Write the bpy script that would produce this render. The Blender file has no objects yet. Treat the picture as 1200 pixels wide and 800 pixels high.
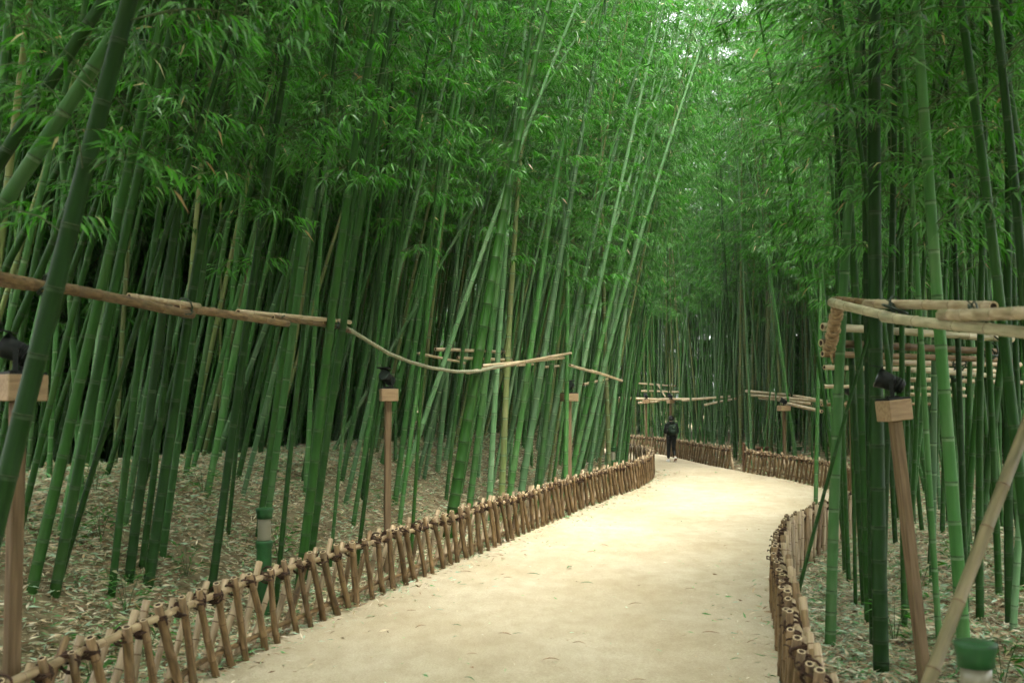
import bpy, math, random
import numpy as np
from mathutils import Vector, Quaternion, Matrix

random.seed(11)
rng = np.random.default_rng(11)
scene = bpy.context.scene
COL = scene.collection
R = math.radians

# ------------------------------------------------------------------ camera, sky, sun, exposure
EYE = 2.1
cam_data = bpy.data.cameras.new('camera')
cam_data.sensor_width = 36.0
cam_data.lens = 39.0
cam_data.clip_start = 0.05
cam_data.clip_end = 2000
cam = bpy.data.objects.new('camera', cam_data)
COL.objects.link(cam)
cam.location = (0, 0, EYE)
cam.rotation_euler = (R(90 + 3.08), 0, 0)
scene.camera = cam
cam_data.dof.use_dof = True
cam_data.dof.focus_distance = 21.0
cam_data.dof.aperture_fstop = 2.8

SUN_EL, SUN_AZ = 66.0, 172.0       # azimuth clockwise from +Y
world = bpy.data.worlds.new('World')
scene.world = world
world.use_nodes = True
wn = world.node_tree
wn.nodes.clear()
w_out = wn.nodes.new('ShaderNodeOutputWorld')
w_bg = wn.nodes.new('ShaderNodeBackground')
w_sky = wn.nodes.new('ShaderNodeTexSky')
w_sky.sky_type = 'NISHITA'
w_sky.sun_disc = False
w_sky.sun_elevation = R(SUN_EL)
w_sky.sun_rotation = R(SUN_AZ)
w_sky.air_density = 1.2
w_sky.dust_density = 4.0
w_sky.ozone_density = 1.0
w_hsv = wn.nodes.new('ShaderNodeHueSaturation')     # an overcast sky is nearly grey
w_hsv.inputs['Saturation'].default_value = 0.12
w_bg.inputs['Strength'].default_value = 0.15
wn.links.new(w_sky.outputs['Color'], w_hsv.inputs['Color'])
wn.links.new(w_hsv.outputs['Color'], w_bg.inputs['Color'])
wn.links.new(w_bg.outputs['Background'], w_out.inputs['Surface'])

sun_data = bpy.data.lights.new('sun', 'SUN')
sun_data.energy = 1.25
sun_data.angle = R(22)
sun_data.color = (1.0, 0.95, 0.87)
sun = bpy.data.objects.new('sun', sun_data)
COL.objects.link(sun)
sun_dir = Vector((math.sin(R(SUN_AZ)) * math.cos(R(SUN_EL)), math.cos(R(SUN_AZ)) * math.cos(R(SUN_EL)), math.sin(R(SUN_EL))))
sun.rotation_euler = sun_dir.to_track_quat('Z', 'Y').to_euler()
sun.location = (0, 0, 40)

vs = scene.view_settings
vs.view_transform = 'Standard'
vs.look = 'None'
vs.exposure = 2.75
vs.gamma = 1.0
vs.use_curve_mapping = False
scene.cycles.use_denoising = True
scene.cycles.use_adaptive_sampling = True
scene.cycles.adaptive_threshold = 0.03
scene.cycles.max_bounces = 5
scene.cycles.diffuse_bounces = 3
scene.cycles.glossy_bounces = 2
scene.cycles.transmission_bounces = 4
scene.cycles.transparent_max_bounces = 8
scene.cycles.sample_clamp_indirect = 6.0
scene.cycles.caustics_reflective = False
scene.cycles.caustics_refractive = False

# ------------------------------------------------------------------ helpers
def tag(o, label=None, cat=None, group=None, kind=None):
    if label: o['label'] = label
    if cat: o['category'] = cat
    if group: o['group'] = group
    if kind: o['kind'] = kind
    return o

def empty(name, loc=(0, 0, 0), rot=None):
    o = bpy.data.objects.new(name, None)
    o.empty_display_size = 0.1
    o.location = loc
    if rot is not None:
        o.rotation_euler = rot
    COL.objects.link(o)
    return o

def obj(name, me, parent=None, loc=None, rot=None, scale=None):
    o = bpy.data.objects.new(name, me)
    COL.objects.link(o)
    if parent is not None:
        o.parent = parent
    if loc is not None: o.location = loc
    if rot is not None: o.rotation_euler = rot
    if scale is not None: o.scale = scale
    return o

class MB:
    """collects vertices and faces for one mesh"""
    def __init__(self):
        self.v, self.f, self.m = [], [], []
        self.n = 0
    def add(self, verts, faces, mat=0):
        b = self.n
        self.v.extend([tuple(p) for p in verts])
        self.n += len(verts)
        for f in faces:
            self.f.append([i + b for i in f])
            self.m.append(mat)
    def box(self, c, s, rot=None, mat=0, bevel=0.0):
        hx, hy, hz = s[0] / 2, s[1] / 2, s[2] / 2
        if bevel <= 0:
            P = [Vector((x, y, z)) for z in (-hz, hz) for y in (-hy, hy) for x in (-hx, hx)]
            F = [(0, 2, 3, 1), (4, 5, 7, 6), (0, 1, 5, 4), (2, 6, 7, 3), (0, 4, 6, 2), (1, 3, 7, 5)]
        else:
            P, F = [], []
            b = bevel
            ring = [(hx - b, -hy), (hx, -hy + b), (hx, hy - b), (hx - b, hy), (-hx + b, hy), (-hx, hy - b), (-hx, -hy + b), (-hx + b, -hy)]
            ins = [(x * (1 - b / hx), y * (1 - b / hy)) for x, y in ring]
            for z, rr in ((-hz, ins), (-hz + b, ring), (hz - b, ring), (hz, ins)):
                P += [Vector((x, y, z)) for x, y in rr]
            for k in range(3):
                for i in range(8):
                    j = (i + 1) % 8
                    F.append((k * 8 + i, k * 8 + j, k * 8 + 8 + j, k * 8 + 8 + i))
            F.append(tuple(reversed(range(8)))); F.append(tuple(range(24, 32)))
        if rot is not None:
            P = [rot @ p for p in P]
        c = Vector(c)
        self.add([p + c for p in P], F, mat)
    def tube(self, pts, rad, sides=8, mat=0, cap=True, mats=None):
        pts = [Vector(p) for p in pts]
        if not hasattr(rad, '__len__'): rad = [rad] * len(pts)
        t0 = (pts[1] - pts[0]).normalized()
        up = Vector((1, 0, 0)) if abs(t0.x) < 0.9 else Vector((0, 1, 0))
        side = t0.cross(up).normalized()
        V, F, M = [], [], []
        for i, p in enumerate(pts):
            a = pts[max(i - 1, 0)]; b = pts[min(i + 1, len(pts) - 1)]
            t = (b - a)
            t = t.normalized() if t.length > 1e-9 else t0
            side = (side - t * side.dot(t)).normalized()
            bi = t.cross(side)
            for k in range(sides):
                an = 2 * math.pi * k / sides
                V.append(p + (side * math.cos(an) + bi * math.sin(an)) * rad[i])
        base = self.n
        self.v.extend([tuple(v) for v in V]); self.n += len(V)
        for i in range(len(pts) - 1):
            for k in range(sides):
                j = (k + 1) % sides
                self.f.append([base + i * sides + k, base + i * sides + j, base + (i + 1) * sides + j, base + (i + 1) * sides + k])
                self.m.append(mats[i] if mats else mat)
        if cap:
            self.f.append([base + k for k in reversed(range(sides))]); self.m.append(mat)
            e = base + (len(pts) - 1) * sides
            self.f.append([e + k for k in range(sides)]); self.m.append(mat)
    def torus(self, c, axis, R0, r0, n=12, k=5, mat=0, squash=1.0):
        axis = Vector(axis).normalized()
        up = Vector((0, 0, 1)) if abs(axis.z) < 0.9 else Vector((1, 0, 0))
        a = axis.cross(up).normalized(); b = axis.cross(a)
        V, F = [], []
        for i in range(n):
            th = 2 * math.pi * i / n
            d = a * math.cos(th) + b * math.sin(th) * squash
            for j in range(k):
                ph = 2 * math.pi * j / k
                V.append(Vector(c) + d * R0 + (d.normalized() * math.cos(ph) + axis * math.sin(ph)) * r0)
        for i in range(n):
            for j in range(k):
                i2, j2 = (i + 1) % n, (j + 1) % k
                F.append((i * k + j, i2 * k + j, i2 * k + j2, i * k + j2))
        self.add(V, F, mat)
    def lathe(self, prof, sides=20, mat=0, mats=None, c=(0, 0, 0)):
        V, F = [], []
        base = self.n
        for r, z in prof:
            for k in range(sides):
                an = 2 * math.pi * k / sides
                V.append((c[0] + r * math.cos(an), c[1] + r * math.sin(an), c[2] + z))
        self.v.extend(V); self.n += len(V)
        for i in range(len(prof) - 1):
            for k in range(sides):
                j = (k + 1) % sides
                self.f.append([base + i * sides + k, base + i * sides + j, base + (i + 1) * sides + j, base + (i + 1) * sides + k])
                self.m.append(mats[i] if mats else mat)
        self.f.append([base + k for k in reversed(range(sides))]); self.m.append(mat)
        e = base + (len(prof) - 1) * sides
        self.f.append([e + k for k in range(sides)]); self.m.append(mats[-1] if mats else mat)
    def mesh(self, name, mats, smooth=False):
        me = bpy.data.meshes.new(name)
        me.from_pydata(self.v, [], self.f)
        for m in (mats if isinstance(mats, (list, tuple)) else [mats]):
            me.materials.append(m)
        me.polygons.foreach_set('material_index', np.array(self.m, dtype=np.int32))
        if smooth:
            me.polygons.foreach_set('use_smooth', np.ones(len(self.f), dtype=bool))
        me.update()
        return me

def np_mesh(name, V, F, mat, cols=None, smooth=False):
    """V (n,3); F (m,k) with a fixed face size; cols (n,3) per vertex"""
    me = bpy.data.meshes.new(name)
    n, (m, k) = len(V), F.shape
    me.vertices.add(n)
    me.vertices.foreach_set('co', V.astype(np.float32).ravel())
    me.loops.add(m * k)
    me.loops.foreach_set('vertex_index', F.astype(np.int32).ravel())
    me.polygons.add(m)
    me.polygons.foreach_set('loop_start', np.arange(0, m * k, k, dtype=np.int32))
    if smooth:
        me.polygons.foreach_set('use_smooth', np.ones(m, dtype=bool))
    if cols is not None:
        at = me.color_attributes.new('tint', 'FLOAT_COLOR', 'POINT')
        c4 = np.ones((n, 4), dtype=np.float32); c4[:, :3] = cols
        at.data.foreach_set('color', c4.ravel())
    me.materials.append(mat)
    me.update(calc_edges=True)
    return me

# ------------------------------------------------------------------ materials
def new_mat(name):
    m = bpy.data.materials.new(name)
    m.use_nodes = True
    nt = m.node_tree
    nt.nodes.clear()
    out = nt.nodes.new('ShaderNodeOutputMaterial')
    return m, nt, out

def N(nt, t, **kw):
    n = nt.nodes.new(t)
    for k, v in kw.items():
        setattr(n, k, v)
    return n

def ramp(nt, stops):
    r = nt.nodes.new('ShaderNodeValToRGB')
    e = r.color_ramp.elements
    while len(e) < len(stops): e.new(0.5)
    for el, (p, c) in zip(e, stops):
        el.position = p; el.color = (*c, 1)
    return r

def principled(nt, out, rough=0.5, spec=0.5):
    b = N(nt, 'ShaderNodeBsdfPrincipled')
    b.inputs['Roughness'].default_value = rough
    b.inputs['Specular IOR Level'].default_value = spec
    nt.links.new(b.outputs[0], out.inputs['Surface'])
    return b

def noise_mat(name, c1, c2, scale=6.0, rough=0.7, stretch=(1, 1, 1), bump=0.0, spec=0.3, rnd=0.0, detail=5.0, coords='Object', bscale=None):
    m, nt, out = new_mat(name)
    b = principled(nt, out, rough, spec)
    tc = N(nt, 'ShaderNodeTexCoord')
    mp = N(nt, 'ShaderNodeMapping')
    mp.inputs['Scale'].default_value = stretch
    nt.links.new(tc.outputs[coords], mp.inputs['Vector'])
    no = N(nt, 'ShaderNodeTexNoise')
    no.inputs['Scale'].default_value = scale
    no.inputs['Detail'].default_value = detail
    vec = mp.outputs[0]
    if rnd > 0:
        oi = N(nt, 'ShaderNodeObjectInfo')
        ad = N(nt, 'ShaderNodeVectorMath', operation='ADD')
        sc = N(nt, 'ShaderNodeVectorMath', operation='SCALE')
        cx = N(nt, 'ShaderNodeCombineXYZ')
        for i in range(3): nt.links.new(oi.outputs['Random'], cx.inputs[i])
        nt.links.new(cx.outputs[0], sc.inputs[0]); sc.inputs['Scale'].default_value = 37.0
        nt.links.new(vec, ad.inputs[0]); nt.links.new(sc.outputs[0], ad.inputs[1])
        vec = ad.outputs[0]
    nt.links.new(vec, no.inputs['Vector'])
    rp = ramp(nt, [(0.32, c1), (0.68, c2)])
    nt.links.new(no.outputs['Fac'], rp.inputs['Fac'])
    colout = rp.outputs['Color']
    if rnd > 0:
        hs = N(nt, 'ShaderNodeHueSaturation')
        mr = N(nt, 'ShaderNodeMapRange')
        mr.inputs['To Min'].default_value = 1 - rnd; mr.inputs['To Max'].default_value = 1 + rnd
        nt.links.new(oi.outputs['Random'], mr.inputs['Value'])
        nt.links.new(mr.outputs[0], hs.inputs['Value'])
        nt.links.new(colout, hs.inputs['Color'])
        colout = hs.outputs['Color']
    nt.links.new(colout, b.inputs['Base Color'])
    if bump > 0:
        bp = N(nt, 'ShaderNodeBump')
        bp.inputs['Strength'].default_value = 1.0
        bp.inputs['Distance'].default_value = bump
        src = no.outputs['Fac']
        if bscale:
            n2 = N(nt, 'ShaderNodeTexNoise')
            n2.inputs['Scale'].default_value = bscale; n2.inputs['Detail'].default_value = 6
            nt.links.new(vec, n2.inputs['Vector']); src = n2.outputs['Fac']
        nt.links.new(src, bp.inputs['Height'])
        nt.links.new(bp.outputs[0], b.inputs['Normal'])
    return m

def leaf_mat(name, trans=0.45, rough=0.38, spec=0.5):
    m, nt, out = new_mat(name)
    at = N(nt, 'ShaderNodeAttribute', attribute_name='tint')
    oi = N(nt, 'ShaderNodeObjectInfo')
    hs = N(nt, 'ShaderNodeHueSaturation')
    mr = N(nt, 'ShaderNodeMapRange')
    mr.inputs['To Min'].default_value = 0.8; mr.inputs['To Max'].default_value = 1.2
    nt.links.new(oi.outputs['Random'], mr.inputs['Value'])
    nt.links.new(mr.outputs[0], hs.inputs['Value'])
    nt.links.new(at.outputs['Color'], hs.inputs['Color'])
    b = N(nt, 'ShaderNodeBsdfPrincipled')
    b.inputs['Roughness'].default_value = rough
    b.inputs['Specular IOR Level'].default_value = spec
    nt.links.new(hs.outputs['Color'], b.inputs['Base Color'])
    tr = N(nt, 'ShaderNodeBsdfTranslucent')
    gm = N(nt, 'ShaderNodeHueSaturation')
    gm.inputs['Hue'].default_value = 0.497
    gm.inputs['Saturation'].default_value = 1.1
    gm.inputs['Value'].default_value = 2.1
    nt.links.new(hs.outputs['Color'], gm.inputs['Color'])
    nt.links.new(gm.outputs['Color'], tr.inputs['Color'])
    mx = N(nt, 'ShaderNodeMixShader')
    mx.inputs['Fac'].default_value = trans
    nt.links.new(b.outputs[0], mx.inputs[1]); nt.links.new(tr.outputs[0], mx.inputs[2])
    nt.links.new(mx.outputs[0], out.inputs['Surface'])
    return m

def culm_mat(name, c1, c2, c3):
    """green bamboo skin: long streaks, pale waxy blotches, per-stem brightness"""
    m, nt, out = new_mat(name)
    b = principled(nt, out, 0.5, 0.13)
    tc = N(nt, 'ShaderNodeTexCoord')
    oi = N(nt, 'ShaderNodeObjectInfo')
    cx = N(nt, 'ShaderNodeCombineXYZ')
    for i in range(3): nt.links.new(oi.outputs['Random'], cx.inputs[i])
    sc = N(nt, 'ShaderNodeVectorMath', operation='SCALE'); sc.inputs['Scale'].default_value = 53.0
    nt.links.new(cx.outputs[0], sc.inputs[0])
    ad = N(nt, 'ShaderNodeVectorMath', operation='ADD')
    nt.links.new(tc.outputs['Object'], ad.inputs[0]); nt.links.new(sc.outputs[0], ad.inputs[1])
    mp = N(nt, 'ShaderNodeMapping'); mp.inputs['Scale'].default_value = (26, 26, 0.9)
    nt.links.new(ad.outputs[0], mp.inputs['Vector'])
    n1 = N(nt, 'ShaderNodeTexNoise'); n1.inputs['Scale'].default_value = 1.0; n1.inputs['Detail'].default_value = 6
    nt.links.new(mp.outputs[0], n1.inputs['Vector'])
    mp2 = N(nt, 'ShaderNodeMapping'); mp2.inputs['Scale'].default_value = (6, 6, 1.6)
    nt.links.new(ad.outputs[0], mp2.inputs['Vector'])
    n2 = N(nt, 'ShaderNodeTexNoise'); n2.inputs['Scale'].default_value = 1.0; n2.inputs['Detail'].default_value = 7
    nt.links.new(mp2.outputs[0], n2.inputs['Vector'])
    r1 = ramp(nt, [(0.3, c1), (0.7, c2)])
    nt.links.new(n1.outputs['Fac'], r1.inputs['Fac'])
    r2 = ramp(nt, [(0.5, (0, 0, 0)), (0.74, (0.55, 0.55, 0.55))])
    nt.links.new(n2.outputs['Fac'], r2.inputs['Fac'])
    mx = N(nt, 'ShaderNodeMixRGB'); mx.inputs['Color2'].default_value = (*c3, 1)
    nt.links.new(r2.outputs['Color'], mx.inputs['Fac']); nt.links.new(r1.outputs['Color'], mx.inputs['Color1'])
    hs = N(nt, 'ShaderNodeHueSaturation')
    mr = N(nt, 'ShaderNodeMapRange'); mr.inputs['To Min'].default_value = 0.65; mr.inputs['To Max'].default_value = 1.35
    nt.links.new(oi.outputs['Random'], mr.inputs['Value']); nt.links.new(mr.outputs[0], hs.inputs['Value'])
    nt.links.new(mx.outputs[0], hs.inputs['Color'])
    nt.links.new(hs.outputs['Color'], b.inputs['Base Color'])
    bp = N(nt, 'ShaderNodeBump'); bp.inputs['Distance'].default_value = 0.0015
    nt.links.new(n1.outputs['Fac'], bp.inputs['Height']); nt.links.new(bp.outputs[0], b.inputs['Normal'])
    return m

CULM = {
    'dark green':        culm_mat('culm_shaded_dark_green', (0.008, 0.037, 0.003), (0.017, 0.062, 0.007), (0.034, 0.076, 0.016)),  # dark green stems, darkened further to hold the near shade in colour
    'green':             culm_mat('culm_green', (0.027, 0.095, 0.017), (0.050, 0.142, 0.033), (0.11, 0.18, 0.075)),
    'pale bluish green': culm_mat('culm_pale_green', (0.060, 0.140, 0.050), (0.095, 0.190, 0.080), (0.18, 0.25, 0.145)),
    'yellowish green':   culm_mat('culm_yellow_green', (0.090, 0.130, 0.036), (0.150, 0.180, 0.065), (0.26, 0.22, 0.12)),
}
M_NODE = noise_mat('node_scar', (0.014, 0.030, 0.010), (0.060, 0.090, 0.035), 22, 0.7, rnd=0.2)
M_BLOOM = noise_mat('node_bloom', (0.11, 0.20, 0.085), (0.20, 0.29, 0.16), 25, 0.7)
M_BLOOMS = {'culm_shaded_dark_green': noise_mat('bloom_dark', (0.012, 0.046, 0.006), (0.040, 0.080, 0.028), 14, 0.7, rnd=0.3), 'culm_green': noise_mat('bloom_green', (0.055, 0.130, 0.040), (0.130, 0.200, 0.100), 14, 0.7, rnd=0.3)}
M_LEAF = leaf_mat('bamboo_leaf', 0.5, 0.30, 0.45)
M_LITTER = leaf_mat('leaf_litter', 0.12, 0.55, 0.35)
M_TWIG = noise_mat('twig', (0.04, 0.07, 0.02), (0.09, 0.12, 0.04), 20, 0.6)
M_POLE = noise_mat('weathered_bamboo_pole', (0.074, 0.046, 0.019), (0.215, 0.140, 0.062), 5.0, 0.6, (9, 9, 1.2), 0.002, 0.3, 0.25)
M_RAIL = noise_mat('dry_bamboo_rail', (0.20, 0.138, 0.066), (0.39, 0.30, 0.175), 4.0, 0.5, (9, 9, 1.0), 0.0004, 0.4, 0.18)
M_RAILGREEN = noise_mat('lit_half_dry_bamboo', (0.24, 0.215, 0.115), (0.47, 0.415, 0.26), 4.0, 0.5, (9, 9, 1.0), 0.0004, 0.4, 0.18)  # greenish bamboo, brightened so the colour carries light on the rails
M_HOLE_SHADE = noise_mat('cut_end_hollow_shade', (0.03, 0.02, 0.012), (0.07, 0.045, 0.025), 30, 0.9)  # dark colour stands for the shade inside the hollow
M_CUT = noise_mat('cut_end', (0.30, 0.22, 0.12), (0.50, 0.40, 0.24), 40, 0.8)
M_POLENODE = noise_mat('pole_node', (0.07, 0.042, 0.018), (0.17, 0.10, 0.045), 30, 0.7)
M_TWINE = noise_mat('dark_twine', (0.018, 0.010, 0.005), (0.07, 0.036, 0.018), 45, 0.9, bump=0.003)
M_WIRE = noise_mat('green_wire', (0.010, 0.022, 0.012), (0.025, 0.045, 0.025), 30, 0.5)
M_ROPE = noise_mat('straw_rope', (0.20, 0.13, 0.06), (0.42, 0.30, 0.16), 30, 0.9, bump=0.004)
M_CORD = noise_mat('grey_green_cord', (0.16, 0.17, 0.10), (0.30, 0.29, 0.19), 30, 0.8, bump=0.002)
M_WOOD = noise_mat('lamp_wood', (0.100, 0.065, 0.032), (0.185, 0.127, 0.067), 3.0, 0.75, (14, 14, 1.0), 0.002, 0.2, 0.15)
M_BOXWOOD = noise_mat('lamp_box_wood', (0.22, 0.145, 0.072), (0.34, 0.235, 0.125), 3.0, 0.6, (2, 14, 14), 0.001, 0.3, 0.08)
M_BLACK = noise_mat('black_metal', (0.003, 0.005, 0.003), (0.009, 0.012, 0.009), 12, 0.5, spec=0.2)
M_LENS, _nt, _o = new_mat('lamp_glass')
_b = principled(_nt, _o, 0.08, 0.8); _b.inputs['Base Color'].default_value = (0.03, 0.04, 0.035, 1)
M_GREENPLASTIC = noise_mat('green_plastic', (0.007, 0.046, 0.009), (0.016, 0.090, 0.018), 9, 0.5, spec=0.35, bump=0.002)
M_SLEEVE, _nt, _o = new_mat('frosted_sleeve')
_b = principled(_nt, _o, 0.35, 0.5); _b.inputs['Base Color'].default_value = (0.20, 0.19, 0.12, 1)
_b.inputs['Transmission Weight'].default_value = 0.1
M_BROWN = noise_mat('brown_sign_wood', (0.055, 0.026, 0.012), (0.11, 0.055, 0.025), 5, 0.6, (2, 12, 12))
M_SOIL = noise_mat('litter_floor', (0.10, 0.082, 0.042), (0.26, 0.215, 0.125), 9.0, 0.95, bump=0.03, detail=9, bscale=22.0, spec=0.1)  # toned down for the shade in gaps between the leaves

def sand_material():
    m, nt, out = new_mat('packed_sand')
    b = principled(nt, out, 0.95, 0.1)
    tc = N(nt, 'ShaderNodeTexCoord')
    n1 = N(nt, 'ShaderNodeTexNoise'); n1.inputs['Scale'].default_value = 0.55; n1.inputs['Detail'].default_value = 8; n1.inputs['Roughness'].default_value = 0.62
    mp = N(nt, 'ShaderNodeMapping'); mp.inputs['Scale'].default_value = (1.0, 0.55, 1.0)
    nt.links.new(tc.outputs['Object'], mp.inputs['Vector']); nt.links.new(mp.outputs[0], n1.inputs['Vector'])
    n2 = N(nt, 'ShaderNodeTexNoise'); n2.inputs['Scale'].default_value = 60; n2.inputs['Detail'].default_value = 6
    nt.links.new(tc.outputs['Object'], n2.inputs['Vector'])
    n3 = N(nt, 'ShaderNodeTexNoise'); n3.inputs['Scale'].default_value = 3.6; n3.inputs['Detail'].default_value = 9; n3.inputs['Roughness'].default_value = 0.7
    nt.links.new(mp.outputs[0], n3.inputs['Vector'])
    r1 = ramp(nt, [(0.33, (0.395, 0.332, 0.213)), (0.66, (0.480, 0.424, 0.302))])
    nt.links.new(n1.outputs['Fac'], r1.inputs['Fac'])
    r3 = ramp(nt, [(0.30, (0.85, 0.83, 0.79)), (0.60, (1.04, 1.04, 1.04))])
    nt.links.new(n3.outputs['Fac'], r3.inputs['Fac'])
    r2 = ramp(nt, [(0.35, (0.86, 0.85, 0.83)), (0.65, (1.06, 1.06, 1.06))])
    nt.links.new(n2.outputs['Fac'], r2.inputs['Fac'])
    m1 = N(nt, 'ShaderNodeMixRGB', blend_type='MULTIPLY'); m1.inputs['Fac'].default_value = 1
    m2 = N(nt, 'ShaderNodeMixRGB', blend_type='MULTIPLY'); m2.inputs['Fac'].default_value = 1
    nt.links.new(r1.outputs['Color'], m1.inputs['Color1']); nt.links.new(r3.outputs['Color'], m1.inputs['Color2'])
    nt.links.new(m1.outputs[0], m2.inputs['Color1']); nt.links.new(r2.outputs['Color'], m2.inputs['Color2'])
    nt.links.new(m2.outputs[0], b.inputs['Base Color'])
    n4 = N(nt, 'ShaderNodeTexNoise'); n4.inputs['Scale'].default_value = 210; n4.inputs['Detail'].default_value = 2
    nt.links.new(tc.outputs['Object'], n4.inputs['Vector'])
    r4 = ramp(nt, [(0.30, (0.62, 0.56, 0.48)), (0.38, (1, 1, 1))])
    nt.links.new(n4.outputs['Fac'], r4.inputs['Fac'])
    m4 = N(nt, 'ShaderNodeMixRGB', blend_type='MULTIPLY'); m4.inputs['Fac'].default_value = 1
    nt.links.new(m2.outputs[0], m4.inputs['Color1']); nt.links.new(r4.outputs['Color'], m4.inputs['Color2'])
    nt.links.new(m4.outputs[0], b.inputs['Base Color'])
    ad = N(nt, 'ShaderNodeMath', operation='MULTIPLY_ADD'); ad.inputs[1].default_value = 3.0
    nt.links.new(n3.outputs['Fac'], ad.inputs[0]); nt.links.new(n2.outputs['Fac'], ad.inputs[2])
    bp = N(nt, 'ShaderNodeBump'); bp.inputs['Distance'].default_value = 0.008; bp.inputs['Strength'].default_value = 0.8
    nt.links.new(ad.outputs[0], bp.inputs['Height']); nt.links.new(bp.outputs[0], b.inputs['Normal'])
    return m
M_SAND = sand_material()

# ------------------------------------------------------------------ plan of the path (metres, x right, y ahead)
def catmull(pts, step=0.12):
    P = np.array(pts, dtype=float)
    P = np.vstack([2 * P[0] - P[1], P, 2 * P[-1] - P[-2]])
    out = []
    for i in range(1, len(P) - 2):
        n = max(2, int(np.linalg.norm(P[i + 1] - P[i]) / step))
        t = np.linspace(0, 1, n, endpoint=False)[:, None]
        p0, p1, p2, p3 = P[i - 1], P[i], P[i + 1], P[i + 2]
        out.append(0.5 * ((2 * p1) + (p2 - p0) * t + (2 * p0 - 5 * p1 + 4 * p2 - p3) * t ** 2 + (-p0 + 3 * p1 - 3 * p2 + p3) * t ** 3))
    out.append(P[-2][None])
    return np.vstack(out)

LEFT_PTS = [(-3.2, -14), (-3.1, -4), (-2.95, 2), (-2.75, 5), (-2.45, 7.8), (-2.12, 9.6), (-1.62, 11.6), (-0.95, 13.9), (0.08, 17.4),
            (1.0, 20.6), (1.9, 23.5), (3.3, 28), (4.05, 32.3), (4.2, 35.3), (3.7, 38.3), (2.6, 40.6), (0.5, 43), (-6, 48), (-22, 56)]
RIGHT_PTS = [(3.4, -14), (3.2, -4), (3.0, 1), (2.55, 3.4), (2.05, 4.7), (1.72, 5.7), (1.68, 6.2), (1.80, 7), (2.05, 8.2), (2.4, 9.9), (2.6, 10.9), (2.95, 12.2), (3.5, 13.9),
             (4.15, 15.3), (5.2, 17.3), (6.4, 20), (7.35, 23.8), (7.55, 27), (7.3, 30.5), (6.9, 33.3), (6.72, 35), (6.45, 37.5), (6.2, 40.5),
             (5.9, 43.5), (4.9, 47.5), (3.0, 51), (0, 53.5), (-8, 58), (-24, 66)]
LEFT = catmull(LEFT_PTS)
RIGHT = catmull(RIGHT_PTS)

def poly_dist(P, L):
    """distance of points P (n,2) to polyline L"""
    Ls = L[::3]
    best = np.full(len(P), 1e9)
    A, B = Ls[:-1], Ls[1:]
    for i0 in range(0, len(P), 20000):
        p = P[i0:i0 + 20000][:, None, :]
        d = B - A
        t = np.clip(((p - A) * d).sum(-1) / (d * d).sum(-1), 0, 1)
        q = A + t[..., None] * d
        best[i0:i0 + 20000] = np.sqrt(((p - q) ** 2).sum(-1)).min(1)
    return best

PATH_POLY = np.vstack([LEFT[::3], RIGHT[::-3]])
def in_path(P):
    x, y = P[:, 0], P[:, 1]
    inside = np.zeros(len(P), dtype=bool)
    Q = PATH_POLY
    j = len(Q) - 1
    for i in range(len(Q)):
        xi, yi = Q[i]; xj, yj = Q[j]
        c = ((yi > y) != (yj > y))
        with np.errstate(divide='ignore', invalid='ignore'):
            xx = (xj - xi) * (y - yi) / (yj - yi + 1e-12) + xi
        inside ^= c & (x < xx)
        j = i
    return inside

def smooth(a, b, x):
    t = np.clip((x - a) / (b - a), 0, 1)
    return t * t * (3 - 2 * t)

def bumps(x, y):
    return (np.sin(x * 1.31 + y * 0.73) * np.sin(y * 1.17 - x * 0.41 + 1.3) + 0.6 * np.sin(x * 3.1 + 0.5) * np.sin(y * 2.7 + x) + 0.35 * np.sin(x * 7.3 - y * 2.2) * np.sin(y * 6.4 + 0.7))

def terrain(P):
    P = np.asarray(P, dtype=float).reshape(-1, 2)
    dl, dr = poly_dist(P, LEFT), poly_dist(P, RIGHT)
    ins = in_path(P)
    left = dl < dr
    d = np.minimum(dl, dr)
    hl = 1.28 * smooth(0.25, 3.3, d) - 0.75 * smooth(4.0, 9.0, d)
    hr = 0.42 * smooth(0.3, 3.5, d)
    h = np.where(left, hl, hr) + bumps(P[:, 0], P[:, 1]) * 0.045 * smooth(0.0, 1.2, d) + 0.012 * np.sin(P[:, 0] * 9 + P[:, 1] * 7)
    return np.where(ins, -0.07 * smooth(0.0, 0.3, d), h)

def hz(x, y):
    return float(terrain([(x, y)])[0])

# ground sheet: fine near the path, coarse out to the horizon
def axis(lo, hi, st, far):
    a = np.arange(lo, hi + 1e-6, st)
    g = np.array([4, 10, 20, 40, 80, 160, far])
    return np.concatenate([(lo - g)[::-1], a, hi + g])
gx, gy = axis(-16, 18, 0.3, 500), axis(-12, 62, 0.3, 700)
GX, GY = np.meshgrid(gx, gy)
GP = np.stack([GX.ravel(), GY.ravel()], 1)
GZ = terrain(GP)
nx, ny = len(gx), len(gy)
idx = np.arange(nx * ny).reshape(ny, nx)
GF = np.stack([idx[:-1, :-1].ravel(), idx[:-1, 1:].ravel(), idx[1:, 1:].ravel(), idx[1:, :-1].ravel()], 1)
ground = obj('ground', np_mesh('ground', np.column_stack([GP, GZ]), GF, M_SOIL, smooth=True))
tag(ground, 'leaf-littered forest floor rising into a bank beside the path', 'ground', kind='structure')

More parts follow.
